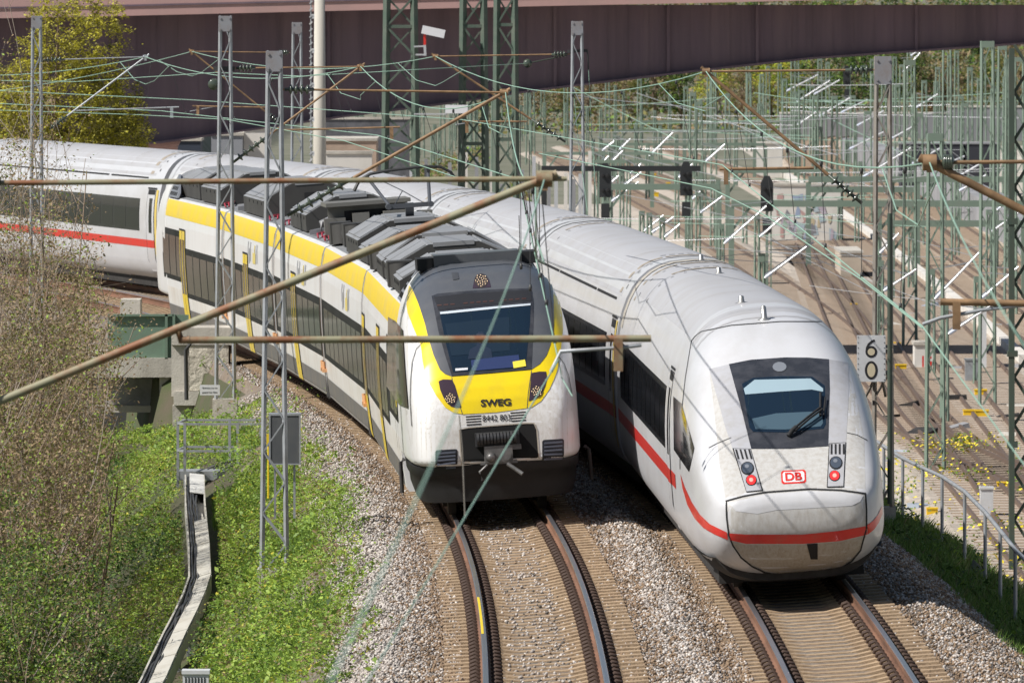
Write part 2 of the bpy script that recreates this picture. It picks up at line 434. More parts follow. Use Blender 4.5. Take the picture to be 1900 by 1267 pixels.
def side_x(z, side=-1, off=.004, w=IW, zt=IZT, zm=IZM, zb=IZB, nt=2.8, nb=3.2):
    t = min(1, abs((z-zm)/((zt-zm) if z > zm else (zm-zb)))); e = nt if z > zm else nb
    return side*(w*(1-t**e)**(1/e)+off)
def strip(m, y0, y1, z0, z1, side=-1, off=.004, n=6, fx=side_x):
    zs = [z0+(z1-z0)*k/n for k in range(n+1)]
    vs = [(fx(z, side, off), y0, z) for z in zs]+[(fx(z, side, off), y1, z) for z in zs]
    m.add(vs, [(k, k+1, n+2+k, n+1+k) for k in range(n)], True)
def roof_patch(m, y0, y1, x0, x1, off=.006, n=5):
    def zz(x):
        t = min(1, abs(x)/IW); return IZM+(IZT-IZM)*(1-t**2.8)**(1/2.8)+off
    xs = [x0+(x1-x0)*k/n for k in range(n+1)]
    m.add([(x, y0, zz(x)) for x in xs]+[(x, y1, zz(x)) for x in xs], [(k, k+1, n+2+k, n+1+k) for k in range(n)], True)
tr = empty('long_distance_train', TP(130, ICE_O), 'white long distance train with a red stripe, right of the yellow fronted train', 'train')
tr_inv = Matrix.Translation(-tr.location)
M_win = mat('train_window_band', (.03, .032, .036), .1, spec=.5, var=.3, vscale=.6)
M_pane = mat('train_window_pane', (.022, .024, .028), .05, spec=.7)
M_door = mat('door_seam', (.06, .06, .06), .6)
M_steel = mat('brushed_steel', (.5, .49, .46), .35, metal=.8)
M_vent = mat('roof_vent_brown', (.30, .26, .21), .7)
def ice_car(af, ar, first=False):
    Mx, L = car_matrix(af, ar, ICE_O)
    y0 = 0 if first else .42; y1 = L-.42
    b = MB()
    if first:
        ys = [0, .01, .02, .04, .06, .1, .14, .2, .3, .42, .55, .7, .85, 1.0, 1.2, 1.45, 1.7, 2.0, 2.4, 2.8, 3.2, 3.7, 4.2, 4.7, 5.2, 5.8, 6.4, 7.2, 8, y1]
        b.loft([nose_ring(y) for y in ys])
    else:
        b.loft([ice_ring(y) for y in (y0, L*.3, L*.6, y1)])
    body = b.build('rail_car', M_ice, tr, tr_inv @ Mx)
    s0 = 5.9 if first else 1.9
    # grey roof skin
    m = MB()
    if first: pass
    else:
        for a, c in ((y0+1.2, y1-1.2),):
            k = 10
            xs = [-1.12+2.24*i/k for i in range(k+1)]
            roof_patch(m, a, c, -1.12, 1.12, .005, 14)
        m.build('roof_skin', M_iroof, body)
    # window band, panes
    m = MB(); wy0, wy1 = (9.3, L-1.9) if first else (2.9, L-2.9)
    strip(m, wy0, wy1, 1.78, 2.72)
    if not first: strip(m, wy0, wy1, 1.78, 2.72, 1)
    wb = m.build('window_band', M_win, body)
    y = wy0+.1
    while y < wy1-1.4:
        q = MB(); strip(q, y, y+1.55, 1.86, 2.64, off=.008); q.build('window', M_pane, wb); y += 1.72
    # red stripe
    m = MB()
    strip(m, 6.2 if first else y0, y1, 1.32, 1.54)
    if not first: strip(m, y0, y1, 1.32, 1.54, 1)
    m.build('red_stripe', M_red, body)
    # doors
    for yd in ([7.6] if first else [y0+.55, y1-1.45]):
        d = MB(); strip(d, yd, yd+.95, .62, 3.0, off=.012); d.m(1); strip(d, yd+.28, yd+.66, 1.75, 2.75, off=.016); d.m(2)
        for yy in (yd-.02, yd+.95): strip(d, yy, yy+.03, .6, 3.02, off=.017)
        strip(d, yd-.1, yd+1.05, 3.02, 3.06, off=.02); strip(d, yd+.05, yd+.9, 2.86, 3.0, off=.017)
        d.m(4)
        if not first: strip(d, yd+(1.1 if yd > 5 else -.36), yd+(1.36 if yd > 5 else -.1), .8, 3.0, off=.014)
        d.m(2); d.m(3); strip(d, yd, yd+.95, 1.32, 1.54, off=.016)
        d.build('door', [M_ice, M_blk, M_gap, M_red, mat('door_edge_yellow', (.62, .47, .12), .5)], body)
    # roof fittings
    for yv, xv in ((y1-1.9, -.2), (y1-5, .35)) if first else ((2.0, -.2), (L-3.2, .3)):
        m = MB()
        for i in range(5): roof_patch(m, yv+i*.0, yv+.38, xv-.9+i*.42, xv-.9+i*.42+(.36 if i in (1, 3) else .42), .012, 2)
        m.build('roof_vent', M_vent, body)
        for i in range(0, 7, 2):
            m = MB(); roof_patch(m, yv-.7-.02*i, yv-.62-.02*i, -1.05+i*.11, -1.0+i*.11, .012, 1); m.build('roof_slot', M_gap, body)
        for i in range(6):
            m = MB(); roof_patch(m, yv+.9, yv+1.0, -.3+i*.16, -.2+i*.16, .012, 1); m.build('roof_slot', M_gap, body)
    m = MB()
    for a, c in ((y0+2, y0+7), (y0+7.3, y1-9), (y1-8.7, y1-2)):
        roof_patch(m, a, c, -1.165, -1.145, .01, 1)
    if not first: m.build('roof_gutter', M_gap, body)
    for ys_ in (L*.2, L*.4, L*.6, L*.8):
        m = MB(); roof_patch(m, ys_, ys_+.025, -1.12, 1.12, .009, 12); m.build('roof_seam', M_vent, body)
    # gangway to the car behind
    g2 = MB(); g2.loft([[(x*.93, y, IZM+(z-IZM)*.93) for x, _, z in ice_ring(0)] for y in (y1-.05, y1+.9)])
    g2.build('gangway', M_gap, body)
    g3 = MB()
    prev = None
    for yy in (y1-.35, y1+.02):
        pass
    rs = [[(x*1.004, yy, IZM+(z-IZM)*1.004+.004) for x, _, z in ice_ring(0)][4:21] for yy in (y1-.7, y1+.03)]
    g3.loft(rs, closed=False, cap0=False, cap1=False); g3.build('end_fairing', M_ice if not first else M_bell, body)
    # underfloor and bogies
    u = MB(); u.box((-1.05, y0+(2.5 if first else .5), .12), (1.05, y1-.3, .5))
    u.build('underframe', M_under, body)
    for yb in ((4.6 if first else 4.2), L-4.2):
        w = MB()
        for dy in (-1.25, 1.25):
            for sx in (-.75, .75): w.cyl((sx-.065, yb+dy, .46), (sx+.065, yb+dy, .46), .46, 20)
        for sx in (-1.02, 1.02): w.box((sx-.08, yb-1.7, .35), (sx+.08, yb+1.7, .6))
        w.build('bogie', M_under, body)
    return body, Mx, L
aN = float(ARC(130.0)); cars = []; a = aN
for i, L in enumerate((28.6, 27.6, 27.6, 27.2, 24.5, 27.5)):
    cars.append(ice_car(a, a+L, i == 0)); a += L
# ------------------------------------------------------------------ the white train's nose
nose, NM, _L = cars[0]
n_bvh = bvh_of([(nose, NM)])
n_inv = NM.inverted()
def npx(name, poly, mt, parent=None, step=5, off=.006, holes=(), bvh=None, inv=None):
    return decal(name, bvh or n_bvh, poly, ('px',), mt, parent or nose, inv or n_inv, step, off, holes)
def onb(px, py, off=0, bvh=None, inv=None):
    o_ = Vector((0, 0, H)); d = (P(px, py, 100)-o_).normalized(); h = (bvh or n_bvh).ray_cast(o_, d)
    if h[0] is None: return None
    n = h[1] if h[1].dot(d) < 0 else -h[1]
    return (inv or n_inv) @ (h[0]+n*off)
def rpoly(cx, cy, rx, ry, n=14, ang=0): return [(cx+rx*math.cos(6.2832*k/n)*math.cos(ang)-ry*math.sin(6.2832*k/n)*math.sin(ang), cy+rx*math.cos(6.2832*k/n)*math.sin(ang)+ry*math.sin(6.2832*k/n)*math.cos(ang)) for k in range(n)]
def line(pts, w):
    """outline of a thin band along a pixel polyline"""
    a = []; b = []
    for i, p in enumerate(pts):
        p = Vector(p); d = (Vector(pts[min(i+1, len(pts)-1)])-Vector(pts[max(i-1, 0)])).normalized(); n = Vector((-d.y, d.x))*w/2
        a.append(tuple(p+n)); b.append(tuple(p-n))
    return a+b[::-1]
M_grey = mat('panel_light_grey', (.40, .40, .42), .45, dirt=((.3, .28, .25), .5, 6, None))
M_glass = mat('windscreen_glass', (.008, .018, .032), .04, spec=.8)
M_blind = mat('cab_blind', (.30, .40, .45), .3)
M_cab = mat('cab_interior', (.06, .10, .13), .3)
M_lensd = mat('lens_dark', (.07, .085, .11), .05, spec=.8)
M_redl = mat('tail_lamp_red', (.95, .03, .03), .2, emit=.8)
M_chrome = mat('lens_grey', (.45, .47, .5), .15, metal=.6)
face = [(1316,685),(1352,676),(1457,664),(1539,667),(1574,673),(1590,740),(1604,820),(1606,915),(1503,906),(1420,913),(1347,929),(1335,860),(1325,760)]
npx('nose_panel', face, M_inose, step=7, off=.002)
npx('side_panel', [(1316,685),(1353,676),(1374,755),(1394,833),(1359,832),(1345,790),(1330,735)], M_grey, off=.004)
npx('side_panel', [(1538,667),(1574,673),(1575,723),(1571,801),(1570,822),(1537,826)], M_grey, off=.004)
ws = npx('windscreen_surround', [(1352.6,676),(1393,668),(1457,663.6),(1500,664),(1538,667),(1539.5,723),(1537,828),(1466,833),(1394,833),(1374.6,755)], M_blk2, off=.007)
gl = npx('windscreen', [(1377,713),(1397.5,702),(1450,699),(1507,700),(1530,716),(1532.5,787),(1528,796),(1457,803),(1397.5,802),(1390.6,794)], M_glass, ws, off=.011)
npx('sun_blind', [(1380,722),(1400,706),(1504,703.5),(1527,722),(1527,728),(1506,724),(1445,728),(1383,733)], M_blind, ws, off=.014)
npx('dashboard', [(1395,778),(1440,768),(1524,764),(1527,786),(1523,792),(1457,798),(1402,797)], M_cab, ws, off=.014)
npx('top_lamp', rpoly(1446.5,682,13,9), M_chrome, ws, off=.016)
for pl, vents, lamps in (([(1359,832),(1393,833),(1416,911),(1385,914)], [(1364+i*8, 835, 1369+i*8, 853) for i in range(4)], ((1387,870,11.5,0),(1394,892,9.5,1))),
                         ([(1538,823),(1570,821),(1566,904),(1534,905)], [(1541+i*7.5, 825, 1541+i*7.5, 844) for i in range(4)], ((1551,860,11.5,0),(1548.5,884,9.5,1)))):
    npx('headlight_frame', pl, M_gap, off=.009)
    cx = sum(p[0] for p in pl)/4; cy = sum(p[1] for p in pl)/4
    hp = npx('headlight', [(cx+(x-cx)*.9, cy+(y-cy)*.965) for x, y in pl], M_grey, off=.013)
    for x0, y0, x1, y1 in vents: npx('vent_slot', [(x0,y0),(x0+3.6,y0),(x1+3.6,y1),(x1,y1)], M_gap, hp, off=.017, step=4)
    for x, y, r, k in lamps:
        npx('lamp_ring', rpoly(x,y,r+1.0,r+1.0), M_gap, hp, off=.017, step=4)
        npx('lamp_lens', rpoly(x,y,r*.9,r*.9), (M_lensd, M_redl)[k], hp, off=.024, step=4)
        if k == 0: npx('lamp_lens', rpoly(x-1,y-3,r*.35,r*.3), M_chrome, hp, off=.027, step=3)
        else: npx('lamp_lens', rpoly(x,y,r*.4,r*.4), mat('tail_lamp_core', (1,.22,.18), .2, emit=1.3), hp, off=.027, step=3)
hatch = [(1347,929),(1380,920),(1420,913),(1503,907),(1560,909),(1606,915),(1608,945),(1608,979),(1597,1020),(1580,1041),(1558,1055),(1525,1065),(1489,1069),(1455,1068),(1420,1062),(1395,1050),(1375,1034),(1360,1012),(1352,993),(1348,960)]
npx('nose_hatch', hatch, M_inose, off=.003, step=7)
npx('hatch_shoulder', [(1352,933),(1420,917),(1503,911),(1560,913),(1602,919),(1596,930),(1580,938),(1440,946),(1405,953),(1366,948)], M_ice, off=.006)
hcx, hcy = 1479, 988
npx('hatch_seam', [(hcx+(x-hcx)*1.006, hcy+(y-hcy)*1.012) for x, y in hatch], M_gap, off=.008, step=5, holes=[[(hcx+(x-hcx)*.984, hcy+(y-hcy)*.974) for x, y in hatch]])
npx('red_stripe', [(1352,988.5),(1384,991),(1489,991),(1558,984),(1608,975),(1608,991),(1558,1003),(1489,1008),(1384,1008),(1354,1001)], M_red, off=.007)
npx('red_stripe', [(1263,879),(1271,903),(1284,931),(1299,954),(1318,972),(1349,987),(1351,1001),(1325,990),(1306,979),(1290,962),(1276,936),(1267,905)], M_red, off=.007, step=4)
npx('red_stripe', [(1609,973),(1619,966),(1628,955),(1636,938),(1637,952),(1630,969),(1621,982),(1609,991)], M_red, off=.007, step=4)
npx('hatch_lower', [(1354,1003),(1384,1010),(1489,1010),(1558,1005),(1607,993),(1595,1018),(1578,1038),(1556,1052),(1525,1061),(1489,1065),(1455,1064),(1421,1058),(1397,1047),(1378,1032),(1362,1011)], mat('nose_dirty', (.42,.39,.34), .55, dirt=((.27,.21,.14), .7, 18, (1.5,1,.12))), off=.005, step=6)
npx('coupler_slot', [(1497,1008),(1517,1007),(1517,1036),(1504,1036)], M_gap, off=.012)
npx('cab_side_window', [(1250,735),(1265,748),(1289,831),(1279,875),(1251,834)], M_blk, off=.008, step=4)
npx('nose_seam', line([(1283,633),(1290,624),(1301,615.5),(1356,604),(1448,597),(1539,597),(1562,608)], 1.6), M_door, off=.006)
npx('nose_seam', line([(1315,831),(1330,823),(1357,812)], 1.3), M_door, off=.006)
npx('nose_seam', line([(1571,803),(1590,807),(1609,817)], 1.3), M_door, off=.006)
npx('nose_seam', line([(1283,633),(1272,700),(1262,790),(1262,870)], 1.2), M_door, off=.005)
# logo: rounded red frame with the two letters
def tilt(cx, cy, w, h, a):
    return [(cx+x*math.cos(a)-y*math.sin(a), cy+x*math.sin(a)+y*math.cos(a)) for x, y in ((-w/2+3,-h/2),(w/2-3,-h/2),(w/2,-h/2+3),(w/2,h/2-3),(w/2-3,h/2),(-w/2+3,h/2),(-w/2,h/2-3),(-w/2,-h/2+3))]
lg = npx('logo', tilt(1472.5,885,46,25,-.05), M_red, off=.007, step=5)
npx('logo_field', tilt(1472.5,885,40,19,-.05), mat('logo_white', (.75,.75,.75), .4), lg, off=.010, step=5)
def text_px(name, txt, cx, cy, w, h, mt, parent, inv, bvh, ang=0, bold=0, off=.015, shear=0):
    """lettering laid on the body, following its slope; w, h in photo pixels"""
    c = onb(cx, cy, off, bvh, inv); r_ = onb(cx+w*.4, cy+w*.4*math.sin(ang), off, bvh, inv); u_ = onb(cx, cy-h*.6, off, bvh, inv)
    X = (r_-c).normalized(); Y = (u_-c); Y = (Y-X*Y.dot(X)).normalized(); Z = X.cross(Y)
    Mx = Matrix((X, Y, Z)).transposed().to_4x4(); Mx.translation = c
    o = text_mesh(name, txt, 1, mt, parent, Mx, .002, shear, bold)
    x = [v.co.x for v in o.data.vertices]; y = [v.co.y for v in o.data.vertices]; D_ = (bvh and 150) or 131
    sx = w*D_/F/(max(x)-min(x)); sy = (u_-c).length/(h*.6)*h/(max(y)-min(y)); mx = (max(x)+min(x))/2; my = (max(y)+min(y))/2
    for v in o.data.vertices: v.co.x = (v.co.x-mx)*sx; v.co.y = (v.co.y-my)*sy
    return o
text_px('logo_lettering', 'DB', 1472.5, 885, 31, 15, M_red, lg, n_inv, None, -.05, .03)
for k, (px, py) in enumerate(((505,309),(530,305),(480,312),(555,306))):
    pass
# wiper
for pts, r in (([(1463,812,.03),(1470,806,.07),(1478,800,.08)], .035), ([(1472,803,.07),(1500,783,.10),(1522,766,.1)], .016), ([(1476,806,.07),(1503,786,.10),(1526,769,.1)], .016), ([(1522,778,.07),(1522,735,.06)], .018), ([(1528,776,.06),(1531,742,.05)], .012)):
    q = [onb(x, y, o) for x, y, o in pts]
    MB().tube(q, r, 6).build('wiper', M_gap, nose)
# aerials on the roof of the first car
for px, py in ((1418,592),(1376,562),(1334,508),(1301,484),(1245,465)):
    c = onb(px, py, 0)
    if c: MB().lathe(c-Vector((0,0,.02)), [(.11,0),(.10,.02),(.045,.04),(.038,.12 if px != 1418 else .2),(.022,.13 if px != 1418 else .22)], 12).build('roof_aerial', M_steel, nose)
a_ = MB(); a_.loft([[(x*.95, y, min(.6, max(.1, z-.1))) for x, _, z in nose_ring(y)] for y in (1.0, 1.3, 2, 4)]); a_.build('apron', M_under, nose)
g_ = MB()
roofp = [[(x, y, z) for x, _, z in nose_ring(y)][9:24] for y in (4.9, 5.4, 6, 7, 8, 12, 20, 27)]
g_.loft([[Vector((x*1.001, y, z+.004)) for x, y, z in r] for r in roofp], closed=False, cap0=False, cap1=False); g_.build('roof_skin', M_iroof, nose)
# ------------------------------------------------------------------ regional train (yellow front)
M_sw = mat('regional_white_paint', (.77, .77, .77), .35, coat=.25, dirt=((.47, .38, .27), .22, 1.2, (1.5, .6, .5)))
M_sww = mat('regional_white_low', (.74, .72, .69), .4, coat=.2, dirt=((.42, .32, .2), .45, 1.1, (1.5, 1, .5)))
M_swn = mat('regional_nose_white', (.72, .71, .69), .32, coat=.35, dirt=((.42, .36, .27), .5, 22, (1, 1, .5)))
M_yel = mat('yellow_paint', (.80, .60, .005), .35, coat=.3, dirt=((.45, .33, .05), .35, 2, (1, .5, 1)))
M_yel2 = mat('yellow_roof_band', (.72, .52, .03), .45, dirt=((.50, .42, .2), .5, 1.2, (1, .6, 1)))
M_grm = mat('mask_grey', (.085, .09, .10), .35, coat=.25, dirt=((.13, .13, .13), .4, 3, None))
M_skirt = mat('skirt_grey', (.13, .125, .12), .6, dirt=((.25, .2, .14), .5, 2, None))
M_band = mat('regional_window_band', (.022, .022, .022), .5, spec=.15, var=.35, vscale=.9)
M_rpane = mat('regional_window_pane', (.022, .024, .024), .14, spec=.35)
M_deck = mat('roof_deck_grey', (.22, .23, .24), .6, dirt=((.13, .12, .11), .6, 2, None))
M_eq = mat('roof_box_grey', (.26, .265, .275), .45, dirt=((.16, .15, .13), .5, 1.5, None))
M_eqd = mat('roof_box_end', (.045, .043, .04), .7, var=.15, vscale=1)  # ends and walls darker than the lids, with their shade put into the colour
M_hole = mat('dark_hole', (.008, .008, .008), .9)
M_cabl = mat('cable_red', (.33, .03, .045), .5)
sw = empty('regional_train', TP(150, 0), 'regional train with yellow and grey front and dark roof boxes', 'train')
sw_inv = Matrix.Translation(-sw.location)
HALF = [(1.36,.30),(1.40,.36),(1.43,.76),(1.45,1.1),(1.455,1.8),(1.44,2.3),(1.41,2.8),(1.36,3.12),(1.30,3.34),(1.26,3.42),(1.16,3.46),(.6,3.49),(0,3.5)]
SWR = [(x, z) for x, z in HALF]+[(-x, z) for x, z in HALF[-2::-1]]
def sw_side(z, side=-1, off=.004):
    return side*(float(np.interp(z, [p[1] for p in HALF], [p[0] for p in HALF]))+off)
def sw_nose(y, n=64):
    yy = [0, .03, .08, .16, .3, .5, .8, 1.2, 1.7, 2.3, 3.0, 4.4]
    zt = [1.55, 1.75, 1.95, 2.15, 2.4, 2.68, 3.0, 3.36, 3.69, 3.95, 4.1, 4.15]
    zb = [.95, .92, .9, .89, .88, .87, .86, .86, .86, .86, .86, .86]
    w = [.92, 1.05, 1.14, 1.21, 1.28, 1.335, 1.38, 1.41, 1.43, 1.445, 1.455, 1.46]
    nt = [4.5, 4.6, 4.6, 4.5, 4.4, 4.3, 4.2, 4.1, 4, 3.9, 3.8, 3.7]
    f = lambda a: float(np.interp(y, yy, a))
    return [(x, y, z) for x, z in sect(f(w), f(zt), f(zb), 1.25, f(nt), 7, n)]
JD = [150.0, 174.3, 190.3, 206, 221.2, 240.5]
JA = [float(ARC(d)) for d in JD]
doorD = [[164.2, 173.2], [], [199], [214], [231.4]]
sw_cars = []
NY = [0, .015, .03, .055, .08, .12, .16, .23, .3, .4, .5, .65, .8, 1, 1.2, 1.45, 1.7, 2, 2.3, 2.65, 3, 3.6, 4.4]
for i in range(5):
    Mx, L = car_matrix(JA[i], JA[i+1], 0); b = MB()
    y0 = 4.3 if i == 0 else .22; y1 = L-.22 if i < 4 else L-4.3
    b.loft([[(x, y, z) for x, z in SWR] for y in (y0, (y0+y1)/2, y1)], smooth=False)
    if i == 0: b.loft([sw_nose(y) for y in NY])
    if i == 4: b.loft([[(x, L-y, z) for x, _, z in sw_nose(y)] for y in NY])
    body = b.build('rail_car', M_sw, sw, sw_inv @ Mx); sw_cars.append((body, Mx, L))
    fx = sw_side
    m = MB(); strip(m, y0, y1, 3.0, 3.42, off=.005, n=5, fx=fx); strip(m, y0, y1, 3.0, 3.42, 1, .005, 5, fx); m.build('yellow_band', M_yel2, body)
    m = MB(); strip(m, y0, y1, .76, 1.2, off=.003, fx=fx); m.build('lower_panel', M_sww, body)
    m = MB(); strip(m, y0 if i else 5, y1, .31, .74, off=.006, fx=fx); strip(m, y0 if i else 5, y1, .31, .74, 1, .006, 6, fx); m.build('side_skirt', M_skirt, body)
    m = MB(); m.loft([[(x, y, z+.006) for x, z in SWR[10:15]] for y in (y0, y1)], closed=False, cap0=False, cap1=False); m.build('roof_deck', M_deck, body)
    segs = [(y0, y1, 1.15, 2.38)]
    if i == 0: segs = [(4.3, 9.5, 1.45, 2.78), (9.5, y1, 1.18, 2.42)]
    if i == 4: segs = [(y0, L-9.4, 1.05, 2.3), (L-9.4, L-3.6, 1.40, 2.70)]
    if i == 3: segs = [(y0, y1, 1.1, 2.34)]
    for s0, s1, z0, z1 in segs:
        m = MB(); strip(m, s0, s1, z0, z1, off=.006, fx=fx); strip(m, s0, s1, z0, z1, 1, .006, 6, fx); wb = m.build('window_band', M_band, body)
        y = s0+.35
        while y < s1-1.65:
            q = MB(); strip(q, y, y+1.6, z0+.12, z1-.16, off=.012, fx=fx); q.build('window', M_rpane, wb)
            q = MB(); strip(q, y+1.68, y+1.72, z0+.1, z1-.1, off=.014, fx=fx); q.build('window_frame', M_steel if rnd.random() < .2 else M_gap, wb)
            y += 1.8
    for dd in doorD[i]:
        yd = float(ARC(dd))-JA[i]
        d = MB(); z0, z1 = .34, 2.62
        if i in (0, 4) and (dd == 164.2 or i == 4): z1 = 2.72
        for s_ in (0, 1):
            a = yd-.68+s_*.7; c = a+.66
            d.m(0); strip(d, a, c, z0, 1.12, off=.022, fx=fx); strip(d, a, c, z1-.22, z1, off=.022, fx=fx)
            strip(d, a, a+.09, 1.12, z1-.22, off=.022, fx=fx); strip(d, c-.09, c, 1.12, z1-.22, off=.022, fx=fx)
            d.m(1); strip(d, a+.09, c-.09, 1.12, z1-.22, off=.018, fx=fx)
        d.m(2); strip(d, yd-.02, yd+.02, z0, z1, off=.025, fx=fx); strip(d, yd-.76, yd-.69, z0, z1+.03, off=.014, fx=fx); strip(d, yd+.69, yd+.76, z0, z1+.03, off=.014, fx=fx); strip(d, yd-.76, yd+.76, z1, z1+.05, off=.02, fx=fx)
        d.build('door', [M_yel2, M_blk, M_gap], body)
    # worn lettering panels above the windows (illegible at this distance): dark and yellow vertical flecks
    if i in (1, 2, 3):
        for yc in (L*.3,):
            for a, wd_, z0, z1, c in ((0,.22,2.5,2.93,0),(.5,.5,2.47,2.72,1),(.62,.12,2.72,2.9,1),(1.9,.14,2.5,2.95,0),(2.25,.18,2.45,2.8,0),(2.6,.12,2.6,2.95,0)):
                m = MB(); strip(m, yc+a, yc+a+wd_*1.6, z0, z1, off=.009, fx=fx); m.build('faded_lettering', (mat('faded_grey', (.42,.42,.43), .5), mat('faded_yellow', (.62,.50,.16), .5))[c], body)
    u = MB(); u.box((-1.1, y0+.2, .22), (1.1, y1-.2, .6)); u.build('underframe', M_under, body)
    if i < 4:
        g2 = MB(); g2.loft([[(x*.93, y, .5+(z-.5)*.96) for x, z in SWR] for y in (L-.25, L+.25)], smooth=False); g2.build('gangway', M_gap, body)
        w = MB()
        for dy in (-1.35, 1.35):
            for sx in (-.75, .75): w.cyl((sx-.065, L+dy, .43), (sx+.065, L+dy, .43), .43, 18)
        for sx in (-1.05, 1.05): w.box((sx-.08, L-1.8, .32), (sx+.08, L+1.8, .58))
        w.build('bogie', M_under, body)
        for yy in (L-.42, L+.3):
            q = MB(); q.box((-1.53, yy-.12, .86), (-1.42, yy+.12, .93)); q.cyl((-1.49, yy, .93), (-1.49, yy, 1.08), .035, 6); q.build('coupling_bracket', mat('bracket_orange', (.62, .33, .16), .6), body)
            q = MB(); q.cyl((-1.35, yy, .3), (-1.35, yy+.15, .75), .09, 8); q.build('damper', M_under, body)
            m = MB(); strip(m, yy-.05, yy+.01, .8, 3.3, off=.016, fx=fx); m.build('joint_edge', mat('rust_streak', (.30, .19, .12), .7), body)
    ybog = 3.2 if i == 0 else (L-3.2 if i == 4 else None)
    if ybog:
        w = MB()
        for dy in (-1.25, 1.25):
            for sx in (-.75, .75): w.cyl((sx-.065, ybog+dy, .43), (sx+.065, ybog+dy, .43), .43, 18)
        for sx in (-1.02, 1.02): w.box((sx-.08, ybog-1.7, .3), (sx+.08, ybog+1.7, .55))
        w.build('bogie', M_under, body)
# ---- front
fb, FM, FL = sw_cars[0]; f_inv = FM.inverted(); f_bvh = bvh_of([(fb, FM)])
def fpx(name, poly, mt, parent=None, step=5, off=.006, holes=()): return decal(name, f_bvh, poly, ('px',), mt, parent or fb, f_inv, step, off, holes)
yo = [(760,530),(757,545),(755,565),(757,580),(768,609),(781,640),(784,665),(789,694),(798,714),(810,735),(826,756),(842,766),(859,768.5),(920,765),(986,756),(1004,744),(1019,723),(1028,703),(1034,686),(1041,640),(1044,610),(1042,580),(1036,555),(1027,530),(1010,560),(800,570),(785,556)]
fpx('yellow_mask', yo, M_yel, step=4, off=.010)
fpx('nose_shoulder', [(742,565),(757,570),(768,609),(781,640),(784,665),(789,694),(798,714),(826,756),(859,769),(986,757),(1019,724),(1034,686),(1041,640),(1060,640),(1078,800),(1074,853),(772,875),(757,800),(745,700)], M_swn, off=.002, step=9)
gm = fpx('grey_mask', [(762,527),(776,560),(789,600),(796,630),(805,660),(817,687),(826,695),(838.5,699),(900,694),(986,686.5),(1002,676),(1014,660),(1021,640),(1027,604),(1026,560),(1024,533),(1014,508),(1000,488),(985,478),(964,473),(900,470),(830,472),(800,488),(775,508)], M_grm, step=4, off=.016)
wf = fpx('windscreen_surround', [(801.6,551),(812,547),(850,543),(920,538.5),(986,536.5),(990,563),(989,620),(986,686),(910,693),(838.5,698.6),(826,660),(814,616.5)], M_blk2, step=5, off=.021)
wg = fpx('windscreen', [(816,582),(870,575),(984,566),(983,600),(975,683),(910,688),(841,692),(828,640)], M_glass, wf, off=.025)
fpx('sun_blind', [(817,581.5),(900,573),(984,565.5),(984,569),(900,577),(817.5,585.5)], mat('blind_edge', (.5,.55,.6), .4), wf, off=.031, step=3)
fpx('destination_display', [(806,553),(860,547),(984,540),(986,560),(900,568),(814,578)], mat('display_dark', (.03,.03,.032), .2), wf, off=.026)
for k in range(14):
    x = 812+k*12; y = 568-k*.95
    if k not in (3, 9): fpx('display_text', [(x,y),(x+8,y-.6),(x+8,y+1.6),(x,y+2.2)], mat('display_orange', (.06,.025,.02), .5), wf, off=.030, step=3)
fpx('rear_wall', [(826,603),(880,597),(945,590),(946,652),(895,657),(838,662)], mat('cab_wall', (.014,.026,.042), .12), wf, off=.028)
fpx('dashboard', [(874,670),(920,664),(962,660),(966,682),(920,686),(876,690)], mat('dashboard_blue', (.03,.045,.12), .25), wf, off=.031)
fpx('notice', [(951,673),(974,669),(976,681),(953,685)], mat('notice_yellow', (.75,.62,.05), .5), wf, off=.034, step=4)
fpx('notice', [(845,685.5),(868,684),(868,688),(845,690)], mat('notice_white', (.6,.62,.65), .5), wf, off=.034, step=3)
# the driver, dimly seen behind the glass
fpx('driver', [(868,668),(872,650),(884,644),(885,634),(882,625),(888,618),(896,618),(901,626),(899,635),(900,644),(911,650),(914,666)], mat('driver_dark', (.018,.028,.05), .3), wf, off=.031, step=4)
fpx('driver_face', [(884,622),(897,622),(898,634),(891,640),(885,634)], mat('driver_face', (.045,.045,.055), .35), wf, off=.034, step=3)
M_hl = mat('headlight_glass', (.05,.03,.04), .08, spec=.8, coat=.5)
M_led = mat('led', (1, .72, .45), .3, emit=1.5)
def lamp(px, py, r, par, n=18):
    fpx('lamp_bowl', rpoly(px, py, r*1.12, r*1.12), mat('lamp_bowl', (.05,.04,.035), .3), par, off=.026, step=4)
    m = MB(); k = 0
    for i in range(n):
        q = r*math.sqrt((i+.5)/n); a = i*2.4; c = onb(px+q*math.cos(a), py+q*math.sin(a), .032, f_bvh, f_inv)
        if c: m.lathe(c-Vector((0,.004,0)), [(.004,0),(.0065,.006),(.003,.01)], 5, Vector((0,-1,0)))
    m.build('lamp_led', M_led, par)['kind'] = 'stuff'
for pl, (lx, ly) in (([(814,708),(822,704.5),(838.5,705),(844,715),(856,756),(846,757),(836,754),(824,740),(817,724)], (836,740)), ([(986,692.5),(1000,690),(1013,690),(1015,702),(1012,716),(1005,733),(995,740),(981,744.6)], (996,726.5))):
    h = fpx('headlight', pl, M_hl, off=.016, step=5); lamp(lx, ly, 9.5, h)
h = fpx('headlight', [(877,537),(880,522),(886,513),(894,509.5),(902,513),(908,522),(911,535),(894,536)], M_hl, off=.022); lamp(893, 523, 11.5, h, 22)
fpx('mirror_cover', [(838,508),(850,508),(852,520),(841,522)], mat('grey_cover', (.06,.062,.068), .4), off=.026)
